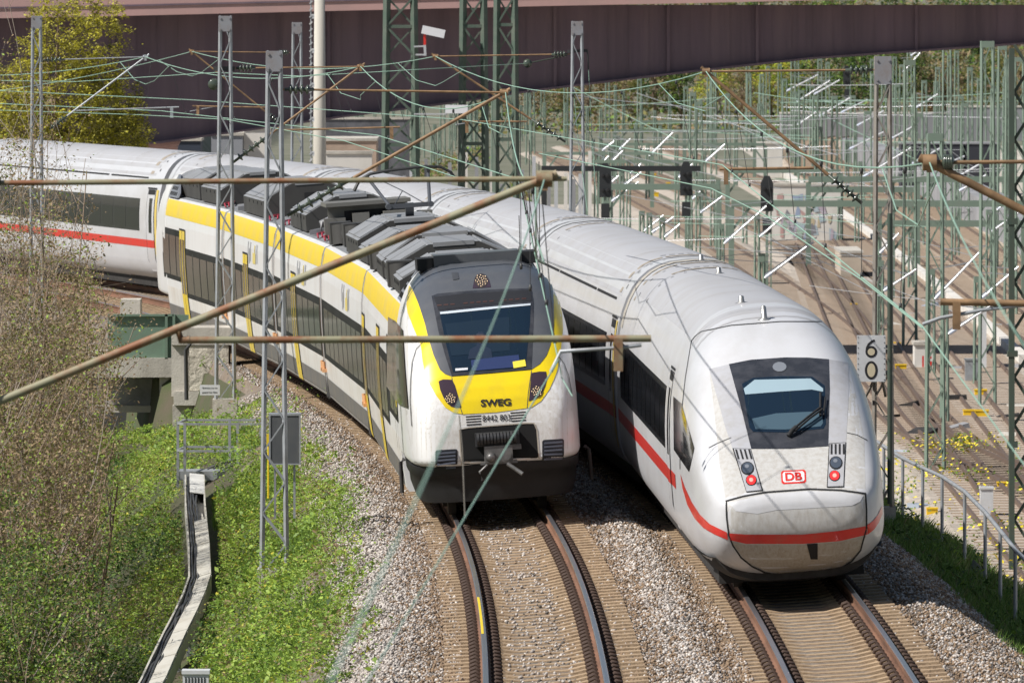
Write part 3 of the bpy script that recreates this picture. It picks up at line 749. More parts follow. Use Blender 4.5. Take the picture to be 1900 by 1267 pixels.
def roundrect(x0, y0, x1, y1, sl, r=4):
    p = []
    for cx, cy, a0 in ((x1-r, y0+r, -90), (x1-r, y1-r, 0), (x0+r, y1-r, 90), (x0+r, y0+r, 180)):
        for k in range(4):
            a = R(a0+30*k); X_ = cx+r*math.cos(a); p.append((X_, cy+r*math.sin(a)+(X_-x0)*sl))
    return p
for x0, y0, x1, y1 in ((808,835,849,871),(1006,816,1046,855)):
    gr = fpx('air_grille', roundrect(x0,y0,x1,y1,-.06), mat('grille_dark', (.02,.022,.03), .4), off=.009)
    for k in range(5):
        yy = y0+4+k*(y1-y0-4)/5
        c = [onb(x0+4, yy+2, .025, f_bvh, f_inv), onb(x1-4, yy-.06*(x1-x0)+2, .025, f_bvh, f_inv)]
        MB().bar(c[0], c[1], .02, .03).build('louvre', mat('louvre_grey', (.09,.10,.13), .4), gr)
for x0, y0 in ((864,772),(947,765)):
    for k in range(4): fpx('nose_slot', [(x0+k*.6,y0+k*5),(x0+29,y0-2+k*5),(x0+29,y0+.4+k*5),(x0+k*.6,y0+2.4+k*5)], M_gap, off=.006, step=4)
text_px('lettering', 'SWEG', 920, 747, 56, 12.5, M_gap, fb, f_inv, f_bvh, -.04, .03, .02)
text_px('fleet_number', '8442 803', 921, 775, 52, 11, M_gap, fb, f_inv, f_bvh, -.04, 0, .012)
# coupler opening, coupler
op = fpx('coupler_opening', [(853,797),(870,794),(975,786),(990,786),(995,797),(1000,860),(930,866),(858,871)], M_hole, off=.006, step=6)
fpx('opening_rim', line([(857,871),(852,797),(870,793),(975,785),(991,785),(996,797),(1001,860)], 2), mat('rim_beige', (.45,.40,.33), .5), op, off=.012)
cp = MB(); cc = Vector((0, .02, 1.15))
cp.box((-.23, -.25, .93), (.23, .05, 1.2)); cp.cyl((-.13,-.3,1.02), (-.13,-.24,1.02), .1, 14); cp.lathe(Vector((-.13,-.3,1.02)), [(.09,0),(.05,.05),(.02,.06)], 12, Vector((0,-1,0))); cp.cyl((.12,-.29,1.04), (.12,-.25,1.04), .085, 14)
cp.box((-.3,-.22,.9),(.3,-.02,.94)); cp.cyl((.13,-.3,.9), (.36,-.4,.72), .035, 8); cp.tube([(-.2,-.28,.9),(-.34,-.36,.8),(-.3,-.38,.66)], .02, 6); cp.box((.2,-.2,1.12),(.38,-.12,1.2))
cp.build('coupler', mat('coupler_steel', (.16,.155,.15), .45, metal=.5, var=.3, vscale=6), fb)
cp = MB()
for k in range(12): cp.cyl((-.34+k*.055,-.2,1.32), (-.30+k*.055,-.2,1.32), .1, 14)
cp.box((-.36,-.18,1.2),(.36,0,1.42)); cp.build('coupler_bellows', mat('bellows_black', (.03,.03,.032), .5), fb)
# apron below
ap = MB()
def apr(z, k): return [(x*k, y+(1-k)*1.2, z) for x, y in [(1.40,4.6),(1.42,3),(1.41,1.6),(1.34,.75),(1.2,.38),(.9,.16),(.5,.06),(0,.03)]+[(-.5,.06),(-.9,.16),(-1.2,.38),(-1.34,.75),(-1.41,1.6),(-1.42,3),(-1.40,4.6)]]
ap.loft([apr(.9,.995), apr(.74,.985), apr(.73,.96), apr(.5,.945), apr(.3,.90)], closed=True); ap.build('apron', mat('apron_black', (.010,.0095,.010), .6, var=.4, vscale=3), fb)
# step handles and mirror-side details by the cab
for sx in (-1, 1):
    MB().tube([(sx*1.5, 1.5, 1.0), (sx*1.56, 1.45, .95), (sx*1.57, 1.4, .45)], .035, 6).build('step_rail', M_under, fb)
q = MB(); strip(q, 5.3, 5.42, 1.0, 2.6, off=.03, fx=sw_side); q.build('cab_handrail', M_blk2, fb)
# yellow sign on the cab side
q = MB(); strip(q, 4.5, 4.95, 1.72, 1.9, off=.014, fx=sw_side); q.build('cab_side_mark', M_yel, fb)
fpx('cab_side_window', [(722,588),(737,597),(749,612),(753,680),(759,757),(742,750),(719,716)], M_blk, off=.02, step=4)
for pts in ([(785,636),(773,648),(766,672),(763,705),(762,745),(765,790)], [(1036,662),(1046,676),(1054,697),(1060,730)], [(838,700),(845,730),(858,768)], [(986,688),(980,730),(978,757)]): fpx('panel_seam', line(pts, 1.1), M_door, off=.014, step=4)
# cap recess panel on top of the nose
q = MB(); q.box((-1.0, 3.3, 4.02), (1.0, 4.35, 4.22)); q.m(1).box((-.72, 3.15, 4.05), (.72, 4.2, 4.26)); q.build('roof_cap', [M_gap, M_grm], fb)
# ---- roof equipment
def on_car(D):
    a = float(ARC(D))
    for i in range(5):
        if JA[i] <= a < JA[i+1] or i == 4: return sw_cars[i][0], a-JA[i]
def roofbox(D, L, hw, top, pw, z0=3.5, zs=None, lid=True):
    b, y = on_car(D); zs = zs or z0+(top-z0)*.45
    pr = [(-hw, z0), (-hw, zs), (-pw, top), (pw, top), (hw, zs), (hw, z0)]
    m = MB(); m.m(1).add([(x, y, z) for x, z in pr], [tuple(range(6))]); m.add([(x, y+L, z) for x, z in pr], [tuple(range(5, -1, -1))])
    for k in range(5):
        m.m(0 if k in (1, 2, 3) else 1).add([(pr[k][0], y, pr[k][1]), (pr[k+1][0], y, pr[k+1][1]), (pr[k+1][0], y+L, pr[k+1][1]), (pr[k][0], y+L, pr[k][1])], [(0, 1, 2, 3)])
    rb = m.build('roof_box', [M_eq, M_eqd], b)
    if lid:
        m = MB(); d = Vector((hw-pw, 0, top-zs)); n = Vector((-(top-zs), 0, hw-pw)).normalized()*.02
        for s_ in (-1, 1):
            for yy in (y+.04, y+L*.5):
                c = [Vector((s_*(pw+.04), yy, top-.02)), Vector((s_*(hw-.06), yy, zs+.03)), Vector((s_*(hw-.06), yy+L*.46, zs+.03)), Vector((s_*(pw+.04), yy+L*.46, top-.02))]
                nn = Vector((s_*abs(n.x), 0, abs(n.z)))
                m.add([p+nn*.1 for p in c]+[p+nn*1.6 for p in c], [(0,1,2,3),(4,5,6,7),(0,1,5,4),(1,2,6,5),(2,3,7,6),(3,0,4,7)])
        m.box((-pw+.08, y-.012, top-.05), (pw-.08, y+L*.96, top+.025))
        m.m(1)
        for k in range(4): m.box((-hw-.012, y+.5+k*L/5, zs-.1), (-hw+.02, y+.62+k*L/5, zs-.04))
        m.box((-.12, y-.02, zs-.05), (.12, y, zs+.13))
        m.build('box_lid', [M_eq, M_gap], rb)
    return rb
roofbox(157.6, 3.4, 1.18, 4.08, .5, zs=3.74)
roofbox(163.2, 4.6, 1.15, 4.16, .45, zs=3.8)
roofbox(167.2, 3.6, 1.18, 4.22, .5, zs=3.8)
roofbox(175.6, 3.2, 1.18, 4.08, .5, zs=3.74)
roofbox(179.6, 4.6, 1.14, 4.18, .48, zs=3.84)
roofbox(199.2, 5.2, 1.06, 4.22, .38, zs=3.86)
roofbox(212, 6, 1.08, 4.24, .4, zs=3.88)
roofbox(224.5, 5, 1.06, 4.22, .4, zs=3.86)
roofbox(230.5, 5, 1.0, 4.16, .5, zs=3.9)
# high voltage frame with insulators between the boxes
b, y = on_car(193.6)
m = MB(); m.box((-.95, y, 3.5), (.75, y+.06, 4.18)); m.box((-1.0, y-.3, 4.16), (.8, y+1.3, 4.24)); m.box((.2, y-.5, 3.6), (.75, y-.1, 4.0)); m.box((.95, y-.2, 3.5), (1.25, y+.3, 3.95))
m.m(1); m.box((-.6, y-.02, 3.7), (.4, y, 4.05)); m.m(0); m.box((-.45, y-.35, 3.5), (-.1, y-.05, 4.0)); m.box((-1.05, y-.25, 3.5), (-.6, y-.03, 3.92))
for k in range(7): m.lathe(Vector((-.0+k*.09, y-.12, 3.6)), [(.03,0),(.05,.06),(.03,.12),(.05,.18),(.03,.24),(.05,.3),(.02,.34)], 6)
m.build('high_voltage_unit', [mat('hv_unit', (.15,.145,.13), .6), M_gap], b)
for dD, x in ((189, -.95), (187.5, -.75), (172, -1.0), (161.5, -1.0)):
    b, y = on_car(dD); m = MB(); m.cyl((x, y, 3.5), (x, y+.05, 3.9), .22, 12); m.box((x-.25, y+.1, 3.5), (x+.2, y+.9, 3.95)); m.cyl((x-.05, y-.3, 3.65), (x+.1, y-.3, 3.65), .14, 10); m.build('roof_apparatus', M_eqd, b)
for dD in (235.5, 222.8, 209.8, 205.5, 194.6, 192.5):
    b, y = on_car(dD); m = MB()
    for k in range(3): m.tube([(-1.12+.1*k, y+.2*k, 3.5), (-1.1+.1*k, y+.5, 3.57), (-.9+.1*k, y+1.6+.2*k, 3.56), (-.7, y+2.2, 3.5)], .022, 5)
    m.build('roof_cable', M_cabl, b)
for dD in (219, 238.0, 196.8, 171.5):
    b, y = on_car(dD); m = MB()
    for k in range(9): m.box((-1.15+.03*k, y+.12*k, 3.5), (-1.0+.03*k, y+.06+.12*k, 3.6))
    m.tube([(-.9, y, 3.5), (-.9, y, 3.75), (-.6, y+.3, 3.85), (-.4, y+.6, 3.7), (-.3, y+.6, 3.5)], .05, 6)
    m.build('roof_fitting', mat('fitting_grey', (.2,.2,.21), .5), b)
# side shrouds of the roof ends with holes
for i, ys in ((0, (4.4, 6.6)), (4, (FL*0+sw_cars[4][2]-6.6, sw_cars[4][2]-4.4))):
    b = sw_cars[i][0]; front = i == 0
    ya, yb = ys
    for sx in (-1, 1):
        m = MB()
        pz = [(ya, 3.48), (yb, 3.48), (yb-.1, 3.6), (ya, 4.02)] if front else [(ya, 3.48), (yb, 3.48), (yb, 4.02), (ya+.1, 3.6)]
        m.m(0).prism(pz, lambda p: Vector((sx*(1.27-(p[1]-3.48)*.55), p[0], p[1])), lambda p: Vector((sx*(1.21-(p[1]-3.48)*.55), p[0], p[1])))
        m.m(1)
        for r_ in range(3):
            for c_ in range(5-r_):
                z = 3.53+r_*.13; y = (ya+.12+c_*.38 if front else yb-.12-c_*.38-.2); xx = 1.278-(z-3.48)*.55
                m.add([(sx*xx, y, z), (sx*xx, y+.22, z), (sx*(xx-.045), y+.22, z+.085), (sx*(xx-.045), y, z+.085)], [(0,1,2,3)])
        m.build('roof_shroud', [mat('shroud_grey', (.17,.18,.2), .5), M_hole], b)
# pantograph
b, y = on_car(181.5); pg = MB()
pg.box((-.2, y-.05, 3.5), (.2, y+.3, 3.75)); pg.bar((0.0, y, 3.75), (.0, y-.6, 4.42), .16); pg.bar((-.42, y-.62, 4.42), (.42, y-.62, 4.42), .09); pg.cyl((-.42,y-.75,4.42),(-.42,y-.5,4.42),.06,8); pg.cyl((.42,y-.75,4.42),(.42,y-.5,4.42),.06,8)
pg.tube([(-.4, y-.6, 4.44), (-.72, y+.9, 5.0)], .035, 6); pg.tube([(.4, y-.6, 4.44), (.5, y+.9, 5.05)], .035, 6)
pg.tube([(-.3, y-.6, 4.44), (-.08, y+.1, 4.7), (-.6, y+.9, 5.0)], .012, 4); pg.tube([(.3, y-.6, 4.44), (-.08, y+.1, 4.7)], .012, 4)
hd = MB()
for dy in (.75, 1.0): hd.tube([(-1.0, y+dy, 4.74), (-.88, y+dy, 4.95), (-.65, y+dy, 5.06), (-.3, y+dy, 5.1), (.4, y+dy, 5.13), (.75, y+dy, 5.1), (.95, y+dy, 4.98), (1.02, y+dy, 4.85)], .03, 6)
hd.bar((-.72, y+.7, 5.0), (-.72, y+1.05, 5.0), .06); hd.bar((.5, y+.7, 5.05), (.5, y+1.05, 5.05), .06)
pgo = pg.build('pantograph', mat('pantograph_grey', (.07,.075,.085), .5), b); hd.build('pantograph_head', mat('pantograph_head', (.03,.03,.03), .5), b)
# ------------------------------------------------------------------ masts, cantilevers, overhead lines
M_galv = mat('galvanised_steel', (.36, .38, .40), .5, metal=.3, dirt=((.22, .21, .19), .6, 3, None))
M_galvd = mat('weathered_steel', (.27, .25, .22), .6, metal=.2, dirt=((.17, .11, .07), .6, 4, None))
M_green = mat('mast_green', (.16, .22, .17), .6, dirt=((.2, .22, .19), .5, 2, None))
M_greend = mat('mast_dark_green', (.05, .075, .055), .65, dirt=((.09, .07, .05), .5, 3, None))
M_rust = mat('tube_rusty', (.27, .255, .16), .6, col2=(.24, .10, .045), vscale=2.2, lo=.38, hi=.55, detail=6)
M_rust2 = mat('tube_brown', (.25, .15, .075), .65, var=.35, vscale=3)
M_ins = mat('insulator_dark', (.06, .075, .055), .25, coat=.5)
M_cop = mat('wire_patina', (.27, .42, .33), .55)
M_wired = mat('wire_dark', (.05, .05, .05), .6)
M_alu = mat('aluminium_tube', (.60, .61, .63), .3, metal=.4)
M_conc = mat('concrete', (.52, .485, .425), .9, var=.15, vscale=.7, bump=.3, bscale=20, dirt=((.2, .18, .15), .6, 1.2, (1, 1, .3)))
M_plate = mat('top_plate_steel', (.30, .30, .32), .55, metal=.3, dirt=((.25, .16, .10), .4, 5, None))
def lattice(root, x, z0, z1, w0, w1, m_, depth=None, nb=None, lw=.05, plate=.75, off=Vector((0, 0, 0)), parts=True):
    """four-legged lattice mast; coordinates local to root"""
    dp = depth or 1; h = z1-z0; nb = nb or max(5, int(h/.5))
    def c(t, sx, sy): w = w0+(w1-w0)*t; return Vector((x+sx*w/2, sy*w/2*dp, z0+h*t))+off
    allm = MB()
    for sx in (-1, 1):
        for sy in (-1, 1):
            m = MB() if parts else allm
            m.bar(c(0, sx, sy), c(1, sx, sy), lw)
            if parts: m.build('leg', m_, root)
    br = MB() if parts else allm
    for i in range(nb):
        a, b = i/nb, (i+1)/nb; e = 1 if i % 2 else -1
        for sy in (-1, 1): br.bar(c(a, e, sy)+Vector((0, sy*.012, 0)), c(b, -e, sy)+Vector((0, sy*.012, 0)), lw*.8, lw*.4)
        for sx in (-1, 1): br.bar(c(a, sx, e)+Vector((sx*.012, 0, 0)), c(b, sx, -e)+Vector((sx*.012, 0, 0)), lw*.4, lw*.65)
    if parts: br.build('bracing', m_, root)
    if plate:
        t = 1-plate/h
        for sy in (-1, 1):
            m = MB() if parts else allm
            q = [c(t, -1, sy), c(t, 1, sy), c(1, 1, sy), c(1, -1, sy)]; o = Vector((0, sy*(lw/2+.014), 0)); i_ = Vector((0, sy*(lw/2+.003), 0))
            k = Vector((.035, 0, 0)); q = [q[0]-k, q[1]+k, q[2]+k, q[3]-k]
            m.add([p+i_ for p in q]+[p+o for p in q], [(0,3,2,1),(4,5,6,7),(0,1,5,4),(1,2,6,5),(2,3,7,6),(3,0,4,7)])
            if parts:
                for ux in (.15, .85):
                    for uz in (.15, .85):
                        p = q[0].lerp(q[1], ux).lerp(q[3].lerp(q[2], ux), uz)+o; m.cyl(p, p+Vector((0, sy*.02, 0)), .022, 6)
            if parts: m.build('top_plate', M_plate, root)
    if not parts: return allm
def insul(root, a, b, r=.085, n=4, mt=None):
    a = Vector(a); b = Vector(b); L = (b-a).length; pr = [(.03, 0)]
    for k in range(n):
        t = L*(.12+.76*(k+.5)/n); pr += [(.032, t-.035), (r, t-.01), (r, t+.008), (.032, t+.025)]
    pr.append((.03, L)); MB().lathe(a, pr, 10, (b-a).normalized()).build('insulator', mt or M_ins, root)
def mastpx(name, px, D, py0, py1, wpx0, wpx1, label, m_, group, lw=.055, plate=.34, cat='mast', parts=True, nb=None, base=True):
    s = F/D; b = P(px, py0, D); root = empty(name, b, label, cat, group)
    h = (py0-py1)/s
    if parts: lattice(root, 0, 0, h, wpx0/s, wpx1/s, m_, lw=lw, plate=plate, nb=nb)
    if base and parts: MB().box((-wpx0/s*.68, -wpx0/s*.68, -.7), (wpx0/s*.68, wpx0/s*.68, .1)).build('footing', M_conc, root)
    return root
def cant(root, D, tip, tie0, foot, m_, r=.03, ins_t=(.03, .16), ins_d=(.02, .22), reg=None, arm=None, tie=True):
    """cantilever: tie tube, diagonal tube, registration tube; points in photo pixels at distance D"""
    o = root.location; q = lambda p: P(p[0], p[1], D)-o
    T, A, Bf = q(tip), q(tie0), q(foot)
    if tie:
        i0, i1 = A.lerp(T, ins_t[0]), A.lerp(T, ins_t[1])
        MB().tube([A, i0], r*.5, 6).build('tie_rod', m_, root); insul(root, i0, i1)
        MB().tube([i1, T], r*.62, 8).build('tie_rod', m_, root)
    i0, i1 = Bf.lerp(T, ins_d[0]), Bf.lerp(T, ins_d[1])
    if ins_d[1] > 0: insul(root, i0, i1, .095, 5)
    MB().tube([i1, T+(T-Bf).normalized()*.12], r, 10).build('cantilever_tube', m_, root)
    m = MB(); m.cyl(T-Vector((.07, 0, 0)), T+Vector((.07, 0, 0)), r*1.9, 8); m.box(T-Vector((.03, .04, .1)), T+Vector((.03, .04, .06))); m.build('wire_clamp', m_, root)
    if reg:
        a, b = q(reg[0]), q(reg[1]); MB().tube([a, b], r*.8, 8).build('registration_tube', m_, root)
        e = a.lerp(b, .93); MB().box(e-Vector((.04, .04, .28)), e+Vector((.04, .04, 0))).build('arm_bracket', m_, root)
    if arm:
        MB().tube([q(p) for p in arm], r*.5, 6).build('registration_arm', M_galv, root)
G1 = 'grey lattice masts beside the two tracks'
m2 = mastpx('catenary_mast', 509, 152, 1065, 95, 46, 22, 'tall grey lattice mast on a concrete footing in the grass, before the yellow doors', M_galv, G1)
cant(m2, 152, (935, 172), (520, 166), (512, 412), M_rust2, reg=((668, 330), (1052, 332)) if False else None, ins_t=(.02, .15), ins_d=(.05, .34))
m1 = mastpx('catenary_mast', 418, 200, 748, 30, 34, 18, 'grey lattice mast behind the white notice plate, with a pulley near its top', M_galv, G1)
cant(m1, 200, (669, 124), (436, 127), (428, 305), M_rust2, r=.025, ins_t=(.01, .16), ins_d=(.02, .3), reg=((520, 242), (742, 236)))
lft = mastpx('catenary_mast', 68, 242, 640, 30, 24, 14, 'grey lattice mast in front of the big yellow green tree at far left', M_galv, G1)
cant(lft, 242, (270, 106), (77, 112), (88, 243), M_galv, r=.025, ins_t=(.02, .22), ins_d=(.02, .2), reg=((140, 206), (332, 199)))
m5 = mastpx('catenary_mast', 551, 268, 560, 42, 24, 14, 'grey lattice mast behind the white train, just left of the round concrete pole', M_galv, G1)
cant(m5, 268, (356, 96), (538, 98), (530, 238), M_rust2, r=.025, ins_t=(.01, .13), ins_d=(.02, .2), reg=((500, 200), (357, 197)), arm=[(400, 198), (352, 207)])
m3 = mastpx('catenary_mast', 1071, 225, 640, 40, 32, 16, 'grey lattice mast behind the white train roof with a black arm at its neck', M_galv, G1)
cant(m3, 225, (808, 105), (1058, 101), (1062, 272), M_rust2, r=.028, ins_t=(.02, .14), ins_d=(.05, .3), reg=((978, 226), (858, 226)), arm=[(880, 226), (845, 232)])
o = m3.location; m = MB(); a = P(1052, 96, 225)-o; b = P(1090, 94, 225)-o; m.bar(a, b, .07); m.tube([b, P(1092, 130, 225)-o], .02, 5); m.build('cross_arm', M_wired, m3)
m = MB(); c = P(979, 118, 225)-o; m.lathe(c-Vector((0, .05, 0)), [(.05,0),(.11,.02),(.06,.05),(.11,.08),(.05,.1)], 14, Vector((0,1,0))); m.tube([c, P(1052, 103, 225)-o], .014, 5); m.build('pulley', M_ins, m3)
o = m1.location; m = MB(); m.lathe(P(397, 157, 200)-o-Vector((0,.08,0)), [(.1,0),(.13,.03),(.08,.08),(.13,.13),(.1,.16)], 14, Vector((0,1,0))); m.build('pulley', M_ins, m1)
m = MB(); m.bar(P(396, 128, 200)-o, P(436, 128, 200)-o, .1); m.build('cross_arm', M_wired, m1)
m4 = mastpx('catenary_mast', 1638, 165, 950, 105, 34, 24, 'weathered grey lattice mast behind the white 60 sign', M_galvd, G1, plate=.5)
cant(m4, 165, (1310, 133), (1625, 130), (1608, 385), M_rust2, r=.033, ins_t=(.02, .18), ins_d=(.03, .24), reg=((1510, 312), (1335, 314)))
# masts standing just outside the picture whose cantilevers reach into it
mo = empty('catenary_mast', P(-110, 1250, 79), 'mast with the thick rust patched cantilever that crosses the left foreground', 'mast', None)
lattice(mo, 0, 0, 6.2, .4, .25, M_galv)
cant(mo, 79, (1010, 332), (-20, 340), (-20, 752), M_rust, r=.038, ins_t=(0, .02), ins_d=(0, 0), reg=((338, 631), (1208, 628)), arm=[(1190, 640), (1150, 645), (1040, 652), (1022, 690)])
q = lambda p: P(p[0], p[1], 79)-mo.location
MB().tube([q((1010, 333)), q((1052, 332))], .02, 8).build('tie_rod', M_rust, mo)
MB().tube([q((330, 610)), q((337, 632)), q((352, 630))], .035, 8).build('tube_joint', M_rust, mo)
mr = empty('catenary_mast', P(2180, 1400, 94), 'mast beyond the right edge with brown tubes above the railing', 'mast', None)
lattice(mr, 0, 0, 6.8, .4, .25, M_greend)
cant(mr, 94, (1725, 302), (2170, 298), (2170, 530), M_rust2, r=.045, ins_t=(.9, .95), ins_d=(0, 0), reg=((2170, 569), (1745, 560)), arm=[(1900, 566), (1824, 575), (1745, 590), (1712, 602)])
# big dark green steel mast at the right edge
gm_ = empty('steel_mast', P(1886, 1075, 222), 'thick dark green riveted steel mast at the right edge', 'mast')
s_ = F/222
m = MB(); m.box((-14/s_, -.15, 0), (-4/s_, .15, 985/s_)); m.build('column', M_greend, gm_)
m = MB(); m.box((24/s_, -.12, 0), (32/s_, .12, 985/s_)); m.build('column', M_greend, gm_)
m = MB()
for k in range(11):
    z = .3+k*1.15; m.bar((-4/s_, .02, z), (24/s_, .02, z+.57), .07); m.bar((24/s_, -.03, z+.57), (-4/s_, -.03, z+1.15), .07)
m.build('bracing', M_greend, gm_)
for z in (3.2, 5.4, 8.6):
    MB().box((-17/s_, -.17, z), (2/s_, .17, z+.14)).build('flange', M_greend, gm_)
# overhead lines
def sagcurve(a, b, sag, n=14):
    return [a.lerp(b, k/n)-Vector((0, 0, 4*sag*(k/n)*(1-k/n))) for k in range(n+1)]
def line_thing(name, label, msgs, cons, sags, r=.0105, group=None, drop=True, mt=None, cat='overhead line'):
    """msgs / cons: support points of the carrying and the contact wire"""
    root = empty(name, msgs[0], label, cat, group); o = root.location; mt = mt or M_cop
    pm = []
    for i in range(len(msgs)-1): pm += [p-o for p in sagcurve(msgs[i], msgs[i+1], sags[i])][(1 if i else 0):]
    MB().tube(pm, [r*min(1, max(.42, (p+o).y/110)) for p in pm], 5).build('messenger_wire', mt, root)
    if cons:
        MB().tube([p-o for p in cons], [r*min(1, max(.35, p.y/110)) for p in cons], 5).build('contact_wire', mt, root)
        for i in range(len(msgs)-1):
            pts = sagcurve(msgs[i], msgs[i+1], sags[i], 60); L = (msgs[i+1]-msgs[i]).length
            n = max(2, int(L/9)) if msgs[i+1].y > 100 and msgs[i].y > 78 else 0
            for k in range(n):
                p = pts[int(60*(k+.5)/n)]
                cs = sorted(cons, key=lambda v: v.y)
                for a_, b_ in zip(cs, cs[1:]):
                    if a_.y <= p.y <= b_.y:
                        t = (p.y-a_.y)/(b_.y-a_.y); c = a_.lerp(b_, t)
                        if c.z < p.z-.1:
                            mm = MB().tube([p-o, c-o], .005, 4); mm.lathe(c-o, [(.02,0),(.02,.06)], 5); mm.lathe(p-o-Vector((0,0,.08)), [(.02,0),(.025,.05),(.015,.08)], 5); mm.build('dropper', M_wired, root)
            # stitch wire slung below each support
            if i > 0:
                pa = sagcurve(msgs[i-1], msgs[i], sags[i-1], 60)[52]; pb = pts[8]; mid = msgs[i]-Vector((0, 0, .72))
                pa2, pb2 = pa.lerp(pb, .3), pa.lerp(pb, .7); pa2.z = pb2.z = mid.z+.12
                MB().tube([pa-o, pa2-o, mid-o, pb2-o, pb-o], r*.75, 5).build('stitch_wire', mt, root)
    return root
c55 = lambda px, D, z=5.5: Vector((PX(px, D), D, z))
line_thing('overhead_line', 'pale green wires of the overhead line above the track of the yellow fronted train',
    [P(612, 1268, 20.8), P(1010, 334, 79), P(938, 172, 152), P(669, 124, 200), P(270, 106, 242), P(-60, 140, 262)],
    [P(672, 1280, 40.5), P(1036, 668, 79), c55(962, 152), c55(700, 200), c55(300, 242), c55(-60, 262)], [.12, .55, .55, .4, .15])
line_thing('overhead_line', 'pale green wires of the overhead line above the track of the white train',
    [P(1905, 648, 46), P(1725, 302, 94), P(1310, 133, 165), P(808, 105, 225), P(356, 96, 268), P(-60, 175, 300)],
    [P(1905, 868, 61.5), P(1712, 606, 94), c55(1340, 165), c55(858, 225), c55(352, 268), c55(-80, 300)], [.1, .6, .62, .4, .15])
wires = [([(1036, 668, 79), (1042, 700, 79), (1062, 735, 78)], 'short curved jumper cable hanging beside the yellow front'),
         ([(0, 150, 258), (140, 152, 250), (400, 135, 225), (560, 142, 215), (800, 128, 215), (979, 118, 225)], 'tension wire running to the pulley in front of the violet bridge girder'),
         ([(0, 205, 262), (250, 213, 245), (420, 222, 200), (640, 262, 170), (880, 340, 150)], 'thin wire crossing low over the dark roof boxes'),
         ([(1000, 285, 165), (1150, 315, 150), (1320, 350, 140), (1420, 400, 120), (1600, 520, 105), (1712, 609, 94)], 'long thin wire crossing diagonally above the white train roof'),
         ([(1092, 130, 225), (1098, 250, 225), (1108, 395, 224.5)], 'straight anchor wire hanging down beside the mast with the black arm'),
         ([(1062, 150, 225), (1075, 280, 225), (1090, 392, 224.5)], 'straight inner anchor wire close to the mast with the black arm'),
         ([(863, 960, 75), (858, 830, 75), (852, 770, 75)], 'loose wire with a loop hanging in front of the coupler')]
for pts, lb in wires:
    p = [P(*t) for t in pts]; w = MB(); o = p[0]
    cp_ = []
    for i in range(len(p)-1):
        for k in range(4): cp_.append(p[i].lerp(p[i+1], k/4)-o)
    cp_.append(p[-1]-o)
    ob = w.tube(cp_, .009 if pts[0][2] > 100 else .006, 5).build('wire', M_cop if 'loose' not in lb else M_galvd); ob.location = o; tag(ob, lb, 'wire')
# hanging dropper strings with insulators above the two roofs
for k, (px, y0, y1, D) in enumerate(((965, 205, 500, 150), (982, 260, 540, 140), (1000, 300, 520, 130), (963, 400, 470, 130))):
    a, b = P(px, y0, D), P(px+2, y1, D); w = MB().tube([Vector((0,0,0)), b-a], .006, 4); w.lathe(b-a, [(.02,0),(.03,.05),(.02,.1)], 6)
    ob = w.build('hanging_wire', M_wired); ob.location = a
    tag(ob, 'thin dark wire hanging above the trains between the two overhead lines', 'wire', 'hanging wires above the trains')
# sign plates
def plate_thing(name, label, cat, px0, py0, px1, py1, D, m_, texts, thick=.03, group=None):
    a = P(px0, py1, D); b = P(px1, py0, D); c = (a+b)/2; r = empty(name, c, label, cat, group)
    m = MB(); m.cbox((0, 0, 0), (b.x-a.x, thick, b.z-a.z)); m.build('plate', m_, r)
    return r, c, F/D
M_signw = mat('sign_white', (.62, .63, .64), .5, dirt=((.45, .42, .38), .4, 4, None))
M_ink = mat('sign_black', (.02, .02, .022), .5)
M_cream = mat('sign_cream', (.60, .52, .36), .5)
sg, c, s_ = plate_thing('speed_sign', 'white plate reading 60 in large black outlined figures, right of the white train', 'sign', 1590, 622, 1643, 708, 164.3, M_signw, [])
def digit0(cx, cy, rx, ry, t):
    m = MB(); n = 24
    vs = [(cx+rx*math.cos(6.2832*k/n), -.019, cy+ry*math.sin(6.2832*k/n)) for k in range(n)]+[(cx+(rx-t)*math.cos(6.2832*k/n), -.019, cy+(ry-t)*math.sin(6.2832*k/n)) for k in range(n)]
    m.add(vs, [(k, (k+1) % n, n+(k+1) % n, n+k) for k in range(n)])
    m.m(1).add([(cx+(rx-t)*math.cos(6.2832*k/n), -.0185, cy+(ry-t)*math.sin(6.2832*k/n)) for k in range(n)], [tuple(range(n))]); return m
m = digit0(0, -.21, .115, .165, .042); m.build('figure', [M_ink, M_cream], sg)
m = digit0(0, .12, .105, .105, .04); m.cur = 0
pts = [(-.105, .12), (-.095, .2), (-.06, .27), (0, .32), (.055, .345)]; pt2 = [(-.064, .14), (-.055, .195), (-.025, .245), (.02, .285), (.07, .31)]
m.add([(x, -.0195, z) for x, z in pts]+[(x, -.0195, z) for x, z in pt2], [(k, k+1, 6+k, 5+k) for k in range(4)]); m.build('figure', [M_ink, M_cream], sg)
m = MB()
for k in range(9):
    for sx in (-.235, .235): m.cyl((sx, -.021, -.38+k*.095), (sx, -.016, -.38+k*.095), .009, 6)
m.build('stud', M_ink, sg)['kind'] = 'stuff'
for bx_ in ((-.2, .015, .1, .4, .6, .16), (-.2, .015, -.3, .4, .6, -.24)): MB().box(bx_[:3], bx_[3:]).build('bracket', M_galvd, sg)
for a_, b_ in (((.05, .04, -.4), (-.1, .6, -.75)), ((.2, .04, -.4), (.28, .6, -.7))): MB().bar(a_, b_, .04).build('bracket', M_galvd, sg)
MB().cyl((.33, -.1, -2.6), (.33, -.1, 2.6), .045, 8).build('post', M_greend, sg)
nt_, c, s_ = plate_thing('notice_plate', 'small white plate with two lines of black lettering on the mast by the concrete block', 'sign', 371, 714, 408, 733, 199.4, M_signw, [])
